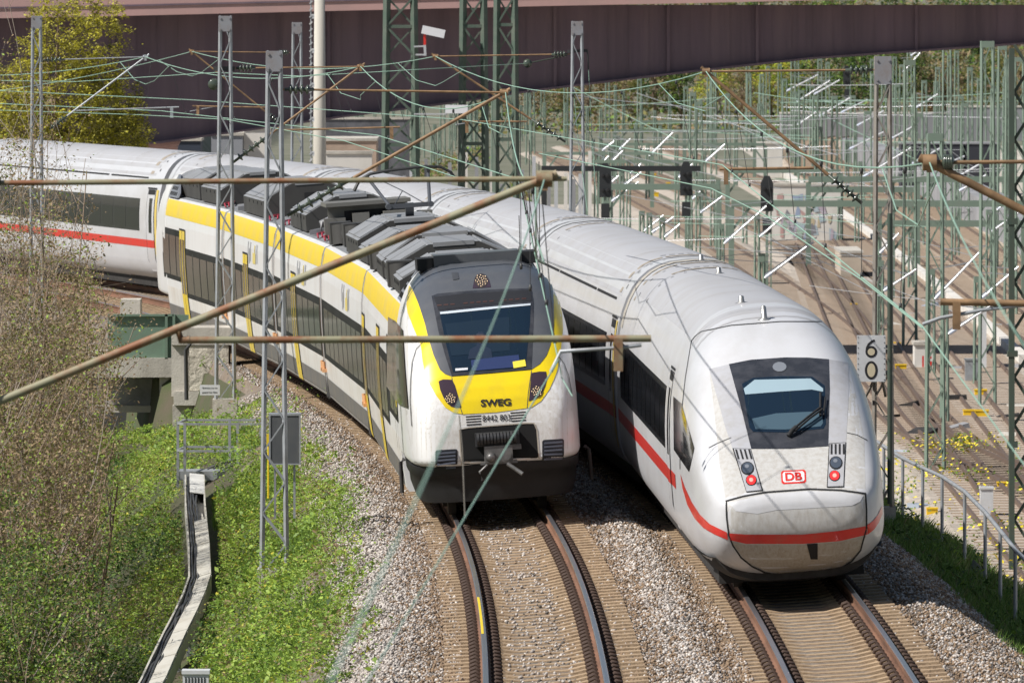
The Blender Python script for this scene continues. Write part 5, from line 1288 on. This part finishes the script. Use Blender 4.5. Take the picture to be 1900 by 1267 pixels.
# dark signals and their black gantry
M_dark = mat('signal_black', (.02, .022, .024), .6)
def signal(px, py0, py1, D, label):
    s_ = F/D; a = P(px, py0, D); r = empty('railway_signal', (a.x, D, YZ), label, 'signal', 'dark signals in the yard'); zt = a.z-YZ; zb = P(px, py1, D).z-YZ
    MB().box((-.06, -.1, 0), (.06, .1, zt)).build('post', M_green, r); MB().box((.16, -.1, 0), (.22, .1, zt-.4)).build('post', M_green, r); hd_ = MB().box((-.29, -.16, zt-1.3), (.29, .12, zt)).build('signal_head', M_dark, r)
    MB().prism([(-.29, 0), (.29, 0), (.12, .34), (-.12, .34)], lambda p: Vector((p[0], -.16, zt+p[1])), lambda p: Vector((p[0], .12, zt+p[1]))).build('hood', M_dark, r); MB().box((-.2, -.14, zt-2.3), (.2, .1, zt-1.6)).build('signal_head', M_dark, r)
    for dx, dz in ((-.12,-.25),(.12,-.25),(-.12,-.95),(.12,-.95)): MB().lathe(Vector((dx, -.16, zt+dz)), [(.075,0),(.085,.12),(.06,.12)], 10, Vector((0,-1,0))).build('lens_hood', M_gap, hd_)
    for k in range(8): MB().bar((-.06, -.06, .4+k*.5), (.22, -.06, .65+k*.5), .035).build('rung', M_green, r)
signal(1123, 316, 407, 440, 'dark signal behind the grey mast, left end of the black gantry'); signal(1273, 313, 417, 440, 'dark signal in the middle under the black gantry'); signal(1423, 340, 420, 425, 'dark signal in front of the white graffiti wall'); signal(1571, 130, 240, 760, 'far dark signal below the hillside')
a, b = P(1005, 313, 441), P(1300, 313, 441); gr = empty('signal_gantry', (a.x, 441, YZ), 'thin black gantry beam carrying the dark signals', 'gantry'); z = a.z-YZ; MB().box((0, -.12, z-.13), (b.x-a.x, .12, z+.13)).build('beam', M_dark, gr); MB().box((0, -.1, 0), (.25, .1, z-.13)).build('post', M_dark, gr)
# pale cantilever arms of the yard masts (with their insulators)
CA = [(1196,429,1231,400),(1210,432,1250,403),(1234,440,1262,416),(1344,452,1422,383),(1419,516,1497,458),(1420,514,1510,449),(1735,555,1820,466),(1518,218,1577,182),(1590,234,1640,206),(1459,170,1518,139),(1510,176,1558,149),(1690,104,1708,92),(1676,134,1708,98),(1478,190,1540,150),(1778,328,1818,305),(1633,470,1668,433),(1692,305,1747,274),(1127,346,1148,327),(1135,374,1185,338),(1158,345,1190,320),(1170,322,1190,305),(1136,300,1156,280),(1150,278,1170,258),(1118,280,1140,262),(1205,290,1250,245),(1285,370,1310,345),(1110,310,1130,290),(1575,278,1640,245),(1600,330,1690,275),(1755,305,1790,290),(1780,355,1830,325),(1850,390,1890,360),(1640,540,1700,500),(1820,555,1890,495),(1700,200,1740,175),(1560,210,1610,185),(1840,430,1890,395),(1480,232,1520,205),(1260,330,1285,305),(1310,300,1345,268),(1410,440,1450,405),(1760,620,1850,560),(1300,395,1340,365),(1650,260,1700,232)]
cproto = None
for i, (x0, y0, x1, y1) in enumerate(CA):
    ym_ = (y0+y1)/2; D = float(np.interp(ym_, [90, 180, 260, 330, 420, 520, 620], [820, 760, 640, 500, 400, 330, 285])); s_ = F/D
    a, b = P(x0, y0, D), P(x1, y1, D); L = (b-a).length
    if cproto is None:
        r = empty('cantilever_arm', (0, 0, 0), '', 'cantilever'); MB().cyl((0,0,0), (1,0,0), .022, 8).build('tube', M_alu, r); MB().cyl((.02,0,0), (.16,0,0), .032, 8).build('insulator', mat('insulator_white', (.55,.6,.7), .3), r)
        cproto = r
    else:
        r = copy_tree(cproto)
    r.location = a; r.scale = (L, 2.0 if D < 480 else 2.6, 2.0 if D < 480 else 2.6); r.rotation_euler = (0, -math.atan2(b.z-a.z, b.x-a.x), 0)
    h = a.z-YZ+.9
    if x0 > 1000:
        key = (round(h*2)/2, D > 560)
        if key not in mm_cache: mm_cache[key] = yard_proto(key[0], .3, .07 if D < 560 else .09, max(3, int(key[0]/1.0))).build('yard_mast', M_green); om = mm_cache[key]
        else: om = mm_cache[key].copy(); COL.objects.link(om)
        om.location = (a.x-.12, D+.2, YZ); om.rotation_euler.z = 0
        tag(om, 'green lattice mast carrying a pale cantilever tube in the yard', 'mast', 'green cantilever masts in the yard')
    tr_ = MB().bar((0, .02, .1), (b.x-a.x, 0, b.z-a.z+.05), .03); tr_.bar((0, .02, b.z-a.z+.02), (b.x-a.x, 0, b.z-a.z), .03); to = tr_.build('tie_rod', M_galv, r); to.matrix_local = (Matrix.Translation(a) @ r.rotation_euler.to_matrix().to_4x4() @ Matrix.Diagonal((*r.scale, 1))).inverted() @ Matrix.Translation(a)
    tag(r, 'pale slanting cantilever tube glinting over the yard tracks'+(' near the weathered mast' if x0 > 1560 else ' near the dark signals' if x0 < 1320 else ''), 'cantilever', 'pale cantilever tubes over the yard'); 
# yard wires
for i in range(52):
    y0 = rnd.uniform(150, 540); x0 = rnd.uniform(1000, 1600); D0 = float(np.interp(y0, [90, 260, 420, 620], [820, 600, 390, 280]))
    x1 = x0+rnd.uniform(200, 520); y1 = y0+rnd.choice((rnd.uniform(-14, 14), rnd.uniform(-25, 25), rnd.uniform(40, 170))); D1 = D0*(.99 if abs(y1-y0) < 20 else .8)
    a, b = P(x0, y0, D0), P(x1, y1, D1); ob = MB().tube([p-a for p in sagcurve(a, b, .1, 8)], .015*D0/450, 4).build('yard_wire', [M_galv, M_cop, M_alu][i % 3]); ob.location = a
    tag(ob, 'thin pale wire strung over the yard tracks', 'wire', 'wires over the yard')
# boxes and litter on the low ground
M_ybox = mat('box_yellow', (.75, .48, .015), .5)
for i, (px, py, w_) in enumerate(((1672,694,20),(1585,574,12),(1799,780,22),(1822,782,24),(1820,742,22),(1730,960,20),(1862,914,22),(1528,350,12),(1665,646,12),(1216,368,12),(1240,346,8),(1770,836,14),(1700,880,10),(1213,330,9))):
    b = yp(px, py); s_ = F/b.y; w2 = w_/s_/2; m = MB(); m.box((-w2, 0, 0), (w2, .4, w_*.8/s_)); m.box((-w2*1.1, -.02, w_*.8/s_), (w2*1.1, .42, w_*.9/s_)); ob = m.build('track_box', M_ybox); ob.location = b
    tag(ob, 'yellow trackside box on the gravel of the low yard', 'box', 'yellow boxes in the yard')
def cabn(px, py0, py1, w_, label, mt):
    b = yp(px, py1); s_ = F/b.y; r = empty('equipment_cabinet', b, label, 'cabinet'); w2 = w_/s_/2; h = (py1-py0)/s_
    MB().box((-w2, 0, 0), (w2, .35, h-.06)).build('housing', mt, r); MB().box((-w2*1.12, -.03, h-.06), (w2*1.12, .38, h)).build('lid', mt, r)
cabn(1831, 903, 968, 24, 'slim white cabinet on the gravel right behind the railing', M_signw); cabn(1803, 665, 716, 24, 'grey switch box on a yard mast', M_galv); cabn(1826, 570, 690, 9, 'slim white pillar beside the grey switch box', M_signw)
r, w, z1 = wallthing('concrete_block', 'pale concrete block with red graffiti letters in the yard', 'block', 1697, 640, 1735, 690, M_white, 1.5)
for k, pl in enumerate(([(-.1,.1),(-.04,.1),(-.04,.6),(-.1,.6)], [(.04,.1),(.1,.1),(.1,.6),(.04,.6)], [(.1,.5),(.25,.5),(.25,.58),(.1,.58)], [(.2,.1),(.26,.1),(.26,.4),(.2,.4)])):
    m = MB(); m.add([(a, -.004, b) for a, b in pl], [(0,1,2,3)]); m.build('graffiti', M_red, r)
def rubble(n, region, mats_, lab, smin, smax, name):
    for i in range(n):
        px, py = region(); b = yp(px, py); m = MB(); s1 = rnd.uniform(smin, smax)
        m.cbox((0, 0, s1*.15), (s1, s1*rnd.uniform(.6, 1.5), s1*.3), Matrix.Rotation(rnd.uniform(0, 3), 4, 'Z') @ Matrix.Rotation(rnd.uniform(-.3, .3), 4, 'X')); ob = m.build(name, rnd.choice(mats_)); ob.location = b
        tag(ob, lab, 'slab', 'slabs lying about in the yard')
rubble(46, lambda: (rnd.uniform(1640, 1890), rnd.uniform(560, 960)), [M_conc, M_gwall, mat('slab_blue', (.30,.34,.40), .6), M_under], 'small flat slab lying on the yard gravel', .25, .8, 'concrete_slab')
# ------------------------------------------------------------------ plants
M_lf = [mat('leaf_fresh', (.29, .41, .05), .6, var=.2, vscale=2), mat('leaf_mid', (.17, .28, .035), .6, var=.2, vscale=2), mat('leaf_dark', (.045, .09, .018), .65), mat('leaf_yellow', (.50, .46, .05), .6, var=.2, vscale=2), mat('leaf_dry', (.32, .23, .135), .8, var=.3, vscale=2), mat('leaf_olive', (.20, .185, .05), .7, var=.2, vscale=2)]
for m_ in M_lf:
    n = m_.node_tree.nodes; L_ = m_.node_tree.links; p = n['Principled BSDF']; out = n['Material Output']
    tl = n.new('ShaderNodeBsdfTranslucent'); mx = n.new('ShaderNodeMixShader'); mx.inputs[0].default_value = .3
    c_ = p.inputs['Base Color']
    if c_.is_linked: L_.new(c_.links[0].from_socket, tl.inputs[0])
    else: tl.inputs[0].default_value = c_.default_value
    L_.new(p.outputs[0], mx.inputs[1]); L_.new(tl.outputs[0], mx.inputs[2]); L_.new(mx.outputs[0], out.inputs[0])
def leaves(name, pos, size, mi, up=.5, mats=None, parent=None, aspect=.6):
    """quads at pos with random orientation; up: how far they face the sky"""
    N = len(pos); n = nr.normal(0, 1, (N, 3)); n[:, 2] = np.abs(n[:, 2])+up*2; n /= np.linalg.norm(n, axis=1)[:, None]
    t = nr.normal(0, 1, (N, 3)); t -= n*(t*n).sum(1)[:, None]; t /= np.linalg.norm(t, axis=1)[:, None]; b = np.cross(n, t)
    s = np.asarray(size)[:, None]*.5; a = t*s; c = b*s*aspect
    V = np.stack([pos-a, pos+c*.9-a*.1, pos+a, pos-c*.9-a*.1], 1).reshape(-1, 3)
    Fq = np.arange(N*4).reshape(-1, 4)
    return npmesh(name, V, Fq, mats or M_lf, mi, parent)
def gzv(o, Y):
    z = gzv0(o, Y); return np.where((Y > 202) & (Y < 222) & (o < -2.35), np.minimum(z, -1.9-.1*np.abs(o+2.35)), z)
def gzv0(o, Y): return np.maximum(np.interp(o, GZ_o, GZ_z), np.where(o < -3.5, -9, np.where(o < 0, np.interp(o, bo, bz)-.03*np.minimum(1, (-o-1.3)), -9)))
def clump(x, y, f, ph): return .5+.25*(np.sin(x*f+ph)+np.sin(y*f*.35+ph*2+np.sin(x*f*1.7)))
def slope_pos(N, o0, o1, D0, D1):
    D = D0+(D1-D0)*nr.uniform(0, 1, N); o = nr.uniform(o0, o1, N); ps = PSI(D); ok = ~((D > 222) & (D < 234) & (o < -2.6))
    D, o, ps = D[ok], o[ok], ps[ok]
    return o, D, XL(D)+o*np.cos(ps), D-o*np.sin(ps), gzv(o, D)
# leafy ground cover on the left bank
o, D, x, y, z = slope_pos(640000, -13, -1.95, 116, 224)
edge = .55*np.sin(D*.55)+.35*np.sin(D*1.9)+.2*np.sin(D*4.7)
k = (o < -2.5+edge*.4) | (nr.uniform(0, 1, len(o)) < .02); o, D, x, y, z = o[k], D[k], x[k], y[k], z[k]
tx = np.interp(y, TRY, TRX); far_ = (np.abs(x-tx-.05) > .32) | (y > 186); far_ &= np.hypot(x-PX(509, 152), (y-151.0)*.6) > .5; far_ &= np.hypot(x-PX(363, 131), (y-130.5)*.5) > .45; far_ &= ~((x > PX(322, 187)) & (x < PX(440, 187)) & (y > 183) & (y < 188.6)); o, D, x, y, z = o[far_], D[far_], x[far_], y[far_], z[far_]
hum = np.zeros(len(o))
for k in range(900):                      # separate little plants, so that the cover is hummocky
    pass
cx_ = nr.uniform(-13, -2, 1500); cD_ = nr.uniform(116, 224, 1500); cr_ = nr.uniform(.18, .75, 1500); ch_ = nr.uniform(0, 1, 1500)**1.4*1.15+.06*np.clip((-cx_-1.8)/2.6, .15, 1)
srt = np.argsort(D); Ds_ = D[srt]
for a_, b_, r_, h_ in zip(cx_, cD_, cr_, ch_):
    i0, i1 = np.searchsorted(Ds_, [b_-r_*2, b_+r_*2]); ii = srt[i0:i1]
    q_ = 1-((o[ii]-a_)/r_)**2-((D[ii]-b_)/(r_*2))**2; hum[ii] = np.maximum(hum[ii], h_*np.sqrt(np.clip(q_, 0, 1)))
hum = np.where(D > 204, hum*.6, np.where(D > 198, hum*.4, hum))
k = (hum > .04) | ((nr.uniform(0, 1, len(o)) < .16) | ((D > 200) & (nr.uniform(0, 1, len(o)) < .6))); o, D, x, y, z, hum = o[k], D[k], x[k], y[k], z[k], hum[k]
h = hum
dz = h*np.sqrt(nr.uniform(0, 1, len(o)))+.02+nr.uniform(0, .1, len(o))**1.5
rel = dz/(h+.05); u = nr.uniform(0, 1, len(o)); patch = clump(o, D, 1.3, 2.2)
mi = np.where(u < .56, 0, np.where(u < .84, 1, np.where(u < .9, 3, np.where(u < .94, 5, 2))))
mi = np.where((patch < .3) & (u > .3), 1, mi); mi = np.where((patch > .78) & (u > .6), 5, mi); mi = np.where((o < -6.5) & (u > .45), 2, mi); mi = np.where(nr.uniform(0, 1, len(o)) < .04, 4, mi)
big = clump(o*1.3+3, D*.8, .7, 5.1); mi = np.where((big > .68) & (mi == 0), 1, mi); mi = np.where((big > .8) & (nr.uniform(0, 1, len(o)) < .5), 2, mi); bro = clump(o*2, D, .9, .3); mi = np.where((bro > .92) & (nr.uniform(0, 1, len(o)) < .4), 4, mi)
tag(leaves('ground_cover', np.stack([x, y, z+dz], -1), nr.uniform(.025, .07, len(o))+.07*(nr.uniform(0, 1, len(o)) < .05), mi, .35), kind='stuff')
# grass blades: left bank tufts and the right bank
def blades(name, x, y, z, hgt, wid, mi, mats):
    N = len(x); a = nr.uniform(0, 2*np.pi, N); l = nr.normal(0, .35, (N, 2))*hgt[:, None]
    ca, sa = np.cos(a)*wid, np.sin(a)*wid; base = np.stack([x, y, z], -1)
    p0 = base+np.stack([-ca, -sa, 0*z], -1); p1 = base+np.stack([ca, sa, 0*z], -1); md = base+np.stack([l[:,0]*.4, l[:,1]*.4, hgt*.6], -1); tp = base+np.stack([l[:,0], l[:,1], hgt], -1)
    V = np.stack([p0, p1, md+np.stack([ca*.7, sa*.7, 0*z], -1), tp, md-np.stack([ca*.7, sa*.7, 0*z], -1)], 1).reshape(-1, 3)
    return tag(npmesh(name, V, np.arange(N*5).reshape(-1, 5), mats, mi), kind='stuff')
M_gr = [mat('grass_fresh', (.16, .27, .035), .6), mat('grass_mid', (.10, .20, .03), .6), mat('grass_pale', (.24, .25, .09), .7), mat('grass_dry', (.30, .25, .14), .8)]
o, D, x, y, z = slope_pos(220000, -8, -2.9, 116, 195); pt = clump(o, D, .9, 4.2); k = (pt > .62) & (np.abs(x-np.interp(y, TRY, TRX)) > .35); o, D, x, y, z = o[k], D[k], x[k], y[k], z[k]
mi = np.where(nr.uniform(0, 1, len(o)) < .5, 0, 1)
blades('grass', x, y, z, nr.uniform(.07, .26, len(o)), np.full(len(o), .005), mi, M_gr)
o, D, x, y, z = slope_pos(190000, ICE_O+2.75, ICE_O+9, 112, 190)
k = (o > ICE_O+3.0+.3*np.sin(D*.8)+.2*np.sin(D*2.3)) & (clump(o, D, 1.1, 1.0) > .22); o, D, x, y, z = o[k], D[k], x[k], y[k], z[k]
u = nr.uniform(0, 1, len(o)); mi = np.where(u < .45, 0, np.where(u < .85, 1, np.where(u < .95, 2, 3)))
blades('grass', x, y, z, nr.uniform(.08, .32, len(o)), np.full(len(o), .007), mi, M_gr)
o, D, x, y, z = slope_pos(16000, ICE_O+3.2, ICE_O+10, 112, 190); k = clump(o, D, 1.5, 3) > .6; o, D, x, y, z = o[k], D[k], x[k], y[k], z[k]
tag(leaves('weeds', np.stack([x, y, z+nr.uniform(.03, .3, len(o))], -1), nr.uniform(.06, .14, len(o)), np.where(nr.uniform(0, 1, len(o)) < .5, 1, 2), .5), kind='stuff')
# yellow flowering weeds on the yard gravel
P_ = []; mi = []
for i in range(150):
    px, py = rnd.uniform(1640, 1900), rnd.uniform(830, 1120); 
    if rnd.random() < .2: px, py = rnd.gauss(1795, 18), rnd.gauss(842, 8)
    b = yp(px, py)
    for k in range(rnd.randrange(4, 26)):
        P_.append(b+Vector((rnd.gauss(0, .18), rnd.gauss(0, .3), rnd.uniform(.05, .55)))); mi.append(rnd.choice((0, 0, 1, 1, 2)))
tag(leaves('weeds', np.array(P_), nr.uniform(.08, .16, len(P_)), mi, .4, [mat('flower_yellow', (.75, .6, .02), .6), M_lf[1], M_lf[5]]), kind='stuff')
# twiggy shrubs and trees
M_twig = [mat('twig_brown', (.24, .175, .12), .85, var=.3, vscale=2), mat('twig_grey', (.33, .28, .23), .85, var=.2, vscale=2)]
def too_far(b, e):
    D = b.y; px = (b.x+e.x)*F/D+950; py = (H-b.z-e.z)*F/D+HY
    return px+rnd.gauss(0, 28) > np.interp(py, [260, 330, 420, 560, 680, 760, 900, 1260], TLIM)
TLIM = [120, 155, 185, 215, 240, 225, 205, 195]; TB = Vector((0, 0, 0))
def twigs(m, p, d, L, r, depth, tips, spread=.55):
    d = d.normalized()
    if too_far(TB, p+d*L) or too_far(TB, p+d*L*.5): return
    q = p+d*L*.5+Vector((rnd.gauss(0, .04), rnd.gauss(0, .04), 0))*L; e = p+d*L
    m.cur = 0 if rnd.random() < .6 else 1
    m.tube([p, q, e], [r, r*.85, r*.62], 4 if depth < 2 else 3, cap=False)
    tips.append((p.lerp(e, .5), depth)); tips.append((e, depth))
    if depth >= 4: return
    for k in range(3 if depth < 3 else 2):
        t = rnd.uniform(.35, 1); nd = (d+Vector((rnd.gauss(0, spread), rnd.gauss(0, spread), rnd.gauss(.12, spread*.7)))).normalized()
        twigs(m, p.lerp(e, t), nd, L*rnd.uniform(.5, .8), r*.55, depth+1, tips, spread)
def shrub(px, D, zb, h, n, label, dense=1.0, greens=(4, 4, 4, 5, 5, 0), spread=.5, name='shrub', cat='shrub', group='bare shrubs on the left bank', wid=.8, nleaf=1.0):
    b = Vector((PX(px, D), D, zb)); TB.x, TB.y, TB.z = b; r = empty(name, b, label, cat, group); m = MB(); tips = []
    for k in range(n):
        a = rnd.uniform(0, 6.28); s_ = Vector((math.cos(a)*rnd.uniform(0, wid), math.sin(a)*rnd.uniform(0, wid)*1.5, 0)); d = Vector((math.cos(a)*rnd.uniform(0, .45), math.sin(a)*rnd.uniform(0, .4), 1))
        twigs(m, s_, d, h*rnd.uniform(.32, .5), .028, 0, tips, spread)
    m.build('branches', M_twig, r, fix=False)
    pos = []; mi = []
    for p, dp in tips:
        if dp < 1: continue
        for k in range(max(1, int(nleaf*(3 if dp < 4 else 4)))):
            q = p+Vector((rnd.gauss(0, .09), rnd.gauss(0, .09), rnd.gauss(0, .07))); pos.append(q)
            low = 1-min(1, q.z/h); mi.append(rnd.choice(greens) if rnd.random() > .5*low else 4)
    if nleaf > 0:
        leaves('foliage', np.array(pos), nr.uniform(.035, .085, len(pos)), mi, .2, None, r)
    return r
sh = [(-25,162,-4.4,12,9,'thick brown shrub cut by the left edge of the picture'),(75,182,-4.2,13,9,'tall brown shrub farthest back in the left thicket'),(150,170,-4.0,8.5,10,'brown shrub right behind the rusty tube in the left thicket'),(30,152,-4.6,9.0,10,'broad brown shrub in the lower middle of the left thicket'),(20,168,-4.4,12,8,'thick brown shrub behind the tangle at the left edge'),(120,172,-4.2,9.5,9,'thick brown shrub in the middle of the left thicket, behind the lower one'),(20,165,-4.4,17,7,'tall bare brown shrub at the left edge, thin twigs reaching up to the train'),(95,174,-4.3,17,7,'tall bare shrub with a few fresh leaves below the train at left'),(165,180,-3.8,8.5,7,'brown shrub with pale twigs left of the green parapet'),(60,160,-4.4,9.5,9,'dense brown shrub in the middle of the left thicket'),(135,166,-4.0,6.8,9,'dense brown shrub at the right side of the left thicket'),(0,156,-4.6,8.0,9,'dense brown shrub low at the left edge'),(195,186,-3.3,5.0,7,'low brown shrub reaching in front of the underpass'),(50,150,-4.7,6.2,8,'low tangled shrub at the foot of the left thicket')]
for px, D, zb, h, n, lb in sh: shrub(px, D, zb, h, n, lb, nleaf=3.4 if h < 10 else 1.8, wid=1.0, greens=(4, 4, 4, 4, 5, 5, 0))
for px, D, zb, h, n, lb in ((60,143,-4.4,5.2,12,'dark green bush at the lower left edge'),(150,146,-4.0,4.2,12,'dark green bush right of the lowest brown twigs'),(20,136,-4.0,4.2,11,'dark green bush in the bottom left corner'),(190,150,-3.6,2.6,11,'low green bush left of the cable trough'),(120,136,-3.6,2.8,12,'green bush near the bottom edge left of the trough'),(215,165,-3.3,1.8,8,'small green bush below the underpass')):
    shrub(px, D, zb, h, n, lb, greens=(1, 2, 2, 1, 0, 2, 5), nleaf=3.6, group='green bushes on the left bank', wid=1.1)
def tree(name, base, h, crowns, N, label, mix, group, ls, trunk=.18, nb=26):
    r = empty(name, base, label, 'tree', group); m = MB(); top = Vector((rnd.gauss(0, .2), 0, h*.8))
    m.tube([Vector((0,0,-.3)), Vector((rnd.gauss(0,.1),0,h*.3)), Vector((rnd.gauss(0,.2),0,h*.55)), top], [trunk, trunk*.75, trunk*.5, trunk*.15], 7)
    ends = []
    for k in range(nb):
        c = rnd.choice(crowns); v = Vector((rnd.gauss(0,1), rnd.gauss(0,1), rnd.gauss(0,1))).normalized()*rnd.uniform(.5, 1)
        e = Vector((c[0]+v.x*c[3], c[1]+v.y*c[3], c[2]+v.z*c[4])); s0 = Vector((0,0,rnd.uniform(h*.2, h*.6))); mid = s0.lerp(e, .5)+Vector((rnd.gauss(0,.15), rnd.gauss(0,.15), rnd.uniform(0,.3)))
        m.tube([s0, mid, e], [trunk*.3, trunk*.18, trunk*.06], 4, cap=False); ends.append(e); ends.append(mid)
    m.build('trunk', M_twig, r, fix=False)
    # leaf clumps
    cen = []
    for k in range(int(N/32)):
        c = rnd.choices(crowns, [c[3]**2 for c in crowns])[0]; v = Vector((rnd.gauss(0,1), rnd.gauss(0,1), rnd.gauss(0,1))).normalized()*rnd.uniform(.35, 1)**.6
        cen.append((c[0]+v.x*c[3], c[1]+v.y*c[3], c[2]+v.z*c[4]))
    cen = np.array(cen); idx = nr.randint(0, len(cen), N); cs = nr.uniform(.18, .5, len(cen))*ls*4.5
    pos = cen[idx]+nr.normal(0, 1, (N, 3))*cs[idx][:, None]*np.array([.55, .55, .4])
    tone = nr.randint(0, len(mix), len(cen)); mi = np.where(nr.uniform(0, 1, N) < .65, np.array(mix)[tone[idx]], np.array(mix)[nr.randint(0, len(mix), N)])
    leaves('crown', pos, nr.uniform(.5, 1.2, N)*ls*.85, mi, .6, None, r, .75); return r
def at(px, D, z): return Vector((PX(px, D), D, z))
tree('leafy_tree', at(110, 312, -4), 14, [(0,0,9.0,2.3,2.0),(-1.5,.3,7.6,1.9,1.8),(1.5,0,8.6,1.6,1.6),(.5,0,11.2,2.0,1.7),(2.2,0,7.6,1.1,1.1),(-.6,0,6.0,1.7,1.3),(1.6,0,6.6,1.3,1.0)], 52000, 'large spring tree with yellow green leaves at top left', (3, 3, 3, 5, 5, 3), 'trees before the bridge', .13)
tree('leafy_tree', at(-20, 318, -4), 12, [(0,0,8,1.6,2.4),(.6,0,6,1.3,1.4),(-1,0,9.5,1.6,1.5)], 18000, 'yellow green tree at the top left corner', (3, 3, 5, 5, 3), 'trees before the bridge', .13)
tree('leafy_tree', at(205, 322, -4), 8.5, [(0,0,7.4,1.3,1.2),(-.9,0,6.4,1.3,1.1),(.6,0,6.2,1.0,.9)], 14000, 'smaller yellowish tree in front of the violet girder', (3, 5, 5, 3), 'trees before the bridge', .16)
tree('leafy_tree', at(250, 326, -4), 7.5, [(0,0,5.8,1.0,1.0),(-1.3,0,5.5,1.4,1.0)], 11000, 'low brownish budding tree beside the round bridge pier', (4, 5, 5, 4, 3), 'trees before the bridge', .15)
tree('leafy_tree', at(90, 330, -4), 8, [(0,0,5.2,2.0,1.2),(1.8,0,5.2,1.4,1.0),(-2,0,5.4,1.6,1.2)], 18000, 'broad brownish thicket tree right above the white train', (5, 5, 3, 4, 5), 'trees before the bridge', .16)
# wooded hillside beyond the yard
kinds = [('olive green broad tree on the far hillside', (1, 5, 5, 2)), ('bright yellow green tree on the far hillside', (3, 3, 0)), ('brown budding tree on the far hillside', (4, 5, 4)), ('dark green tree on the far hillside', (2, 1, 2))]
protos = []
for lb, mix in kinds:
    protos.append(tree('hillside_tree', Vector((0, 0, 0)), 7, [(0,0,3.8,2.3,2.2),(1.4,0,2.6,1.7,1.6),(-1.5,.2,2.4,1.8,1.6),(.2,0,5.6,1.5,1.4)], 3000, lb, mix, 'trees on the far hillside', .30, nb=12))
used = set()
for row, (D, zz, n) in enumerate(((960, -4.6, 20), (1010, -2.6, 20), (1075, .2, 20), (1160, 3.5, 18))):
    for i in range(n):
        px = 930+i*(1120/n)+rnd.uniform(-18, 18); k = rnd.choice((0, 0, 2, 2, 3)) ; 
        if row < 2 and (1420 < px < 1500 or 1300 < px < 1330): k = 1
        if k not in used: r = protos[k]; used.add(k)
        else: r = copy_tree(protos[k])
        r.location = at(px, D+rnd.uniform(-12, 12), zz+rnd.uniform(-.6, .3)); r.rotation_euler.z = rnd.uniform(0, 6.28); r.scale = [rnd.uniform(.8, 1.25)]*3
for k in range(4):
    if k not in used: protos[k].location = at(1000+k*50, 1100, 0)
wd = []; 
for i in range(34000): px = rnd.uniform(880, 2100); D = rnd.uniform(930, 1300); wd.append(at(px, D, YZ+max(0, D-950)*.045+rnd.random()**1.5*(1.6 if D < 980 else 4)))
for i in range(5000):
    c = rnd.randrange(9); px = 640+c*40+rnd.gauss(0, 14); D = 560+(c*37) % 240+rnd.gauss(0, 6); wd.append(at(px, D, YZ+abs(rnd.gauss(0, .6))))
tag(leaves('hillside_undergrowth', np.array(wd), nr.uniform(.25, .9, len(wd))*np.where(np.array(wd)[:, 1] < 850, .45, 1), nr.choice([1, 2, 4, 5, 5, 4], len(wd)), .3), kind='stuff')
# ------------------------------------------------------------------ look-alikes in a row: say which one
ORD = ['leftmost', 'second', 'third', 'fourth', 'fifth', 'sixth', 'seventh', 'eighth', 'ninth', 'tenth', 'eleventh', 'twelfth', 'thirteenth', 'fourteenth', 'fifteenth', 'sixteenth', 'seventeenth', 'eighteenth', 'nineteenth', 'twentieth']
def region(o):
    D = o.location.y; px = o.location.x*F/D+950; dist = 'near' if D < 330 else 'middle' if D < 480 else 'far' if D < 680 else 'farthest'
    side = 'below the girder at left' if px < 760 else 'behind the three lattice towers' if px < 985 else 'behind the white train roof' if px < 1180 else 'around the dark signals' if px < 1320 else 'above the white train nose' if px < 1480 else 'left of the weathered mast' if px < 1640 else 'right of the weathered mast' if px < 1780 else 'by the right edge'
    return dist, side
BASE = {'green masts in the railway yard': 'green mast', 'green cantilever masts in the yard': 'green cantilever mast', 'pale cantilever tubes over the yard': 'pale slanting tube', 'wires over the yard': 'thin yard wire', 'yellow boxes in the yard': 'yellow trackside box', 'slabs lying about in the yard': 'flat slab', 'trees on the far hillside': None}
sets = {}
for o in S.objects:
    if o.parent is None and o.get('group') in BASE:
        d, s_ = region(o); b = BASE[o['group']] or o['label'].split(' on the')[0]
        sets.setdefault((b, d, s_), []).append(o)
for (b, d, s_), L in sets.items():
    L.sort(key=lambda o: o.location.x/o.location.y)
    for i, o in enumerate(L):
        o['label'] = (d+' '+b+' '+s_) if len(L) == 1 else ORD[min(i, 19)]+(' of the ' if i == 0 else ' from left of the ')+d+' '+b+'s '+s_
dup = {}
for o in S.objects:
    if o.parent is None and o.get('label') and not o.get('kind'): dup.setdefault(o['label'], []).append(o)
for lb, L in dup.items():
    if len(L) > 1:
        L.sort(key=lambda o: o.location.x/max(1, o.location.y))
        for i, o in enumerate(L): o['label'] = ORD[min(i, 19)]+(' ' if i == 0 else ' from left, ')+lb
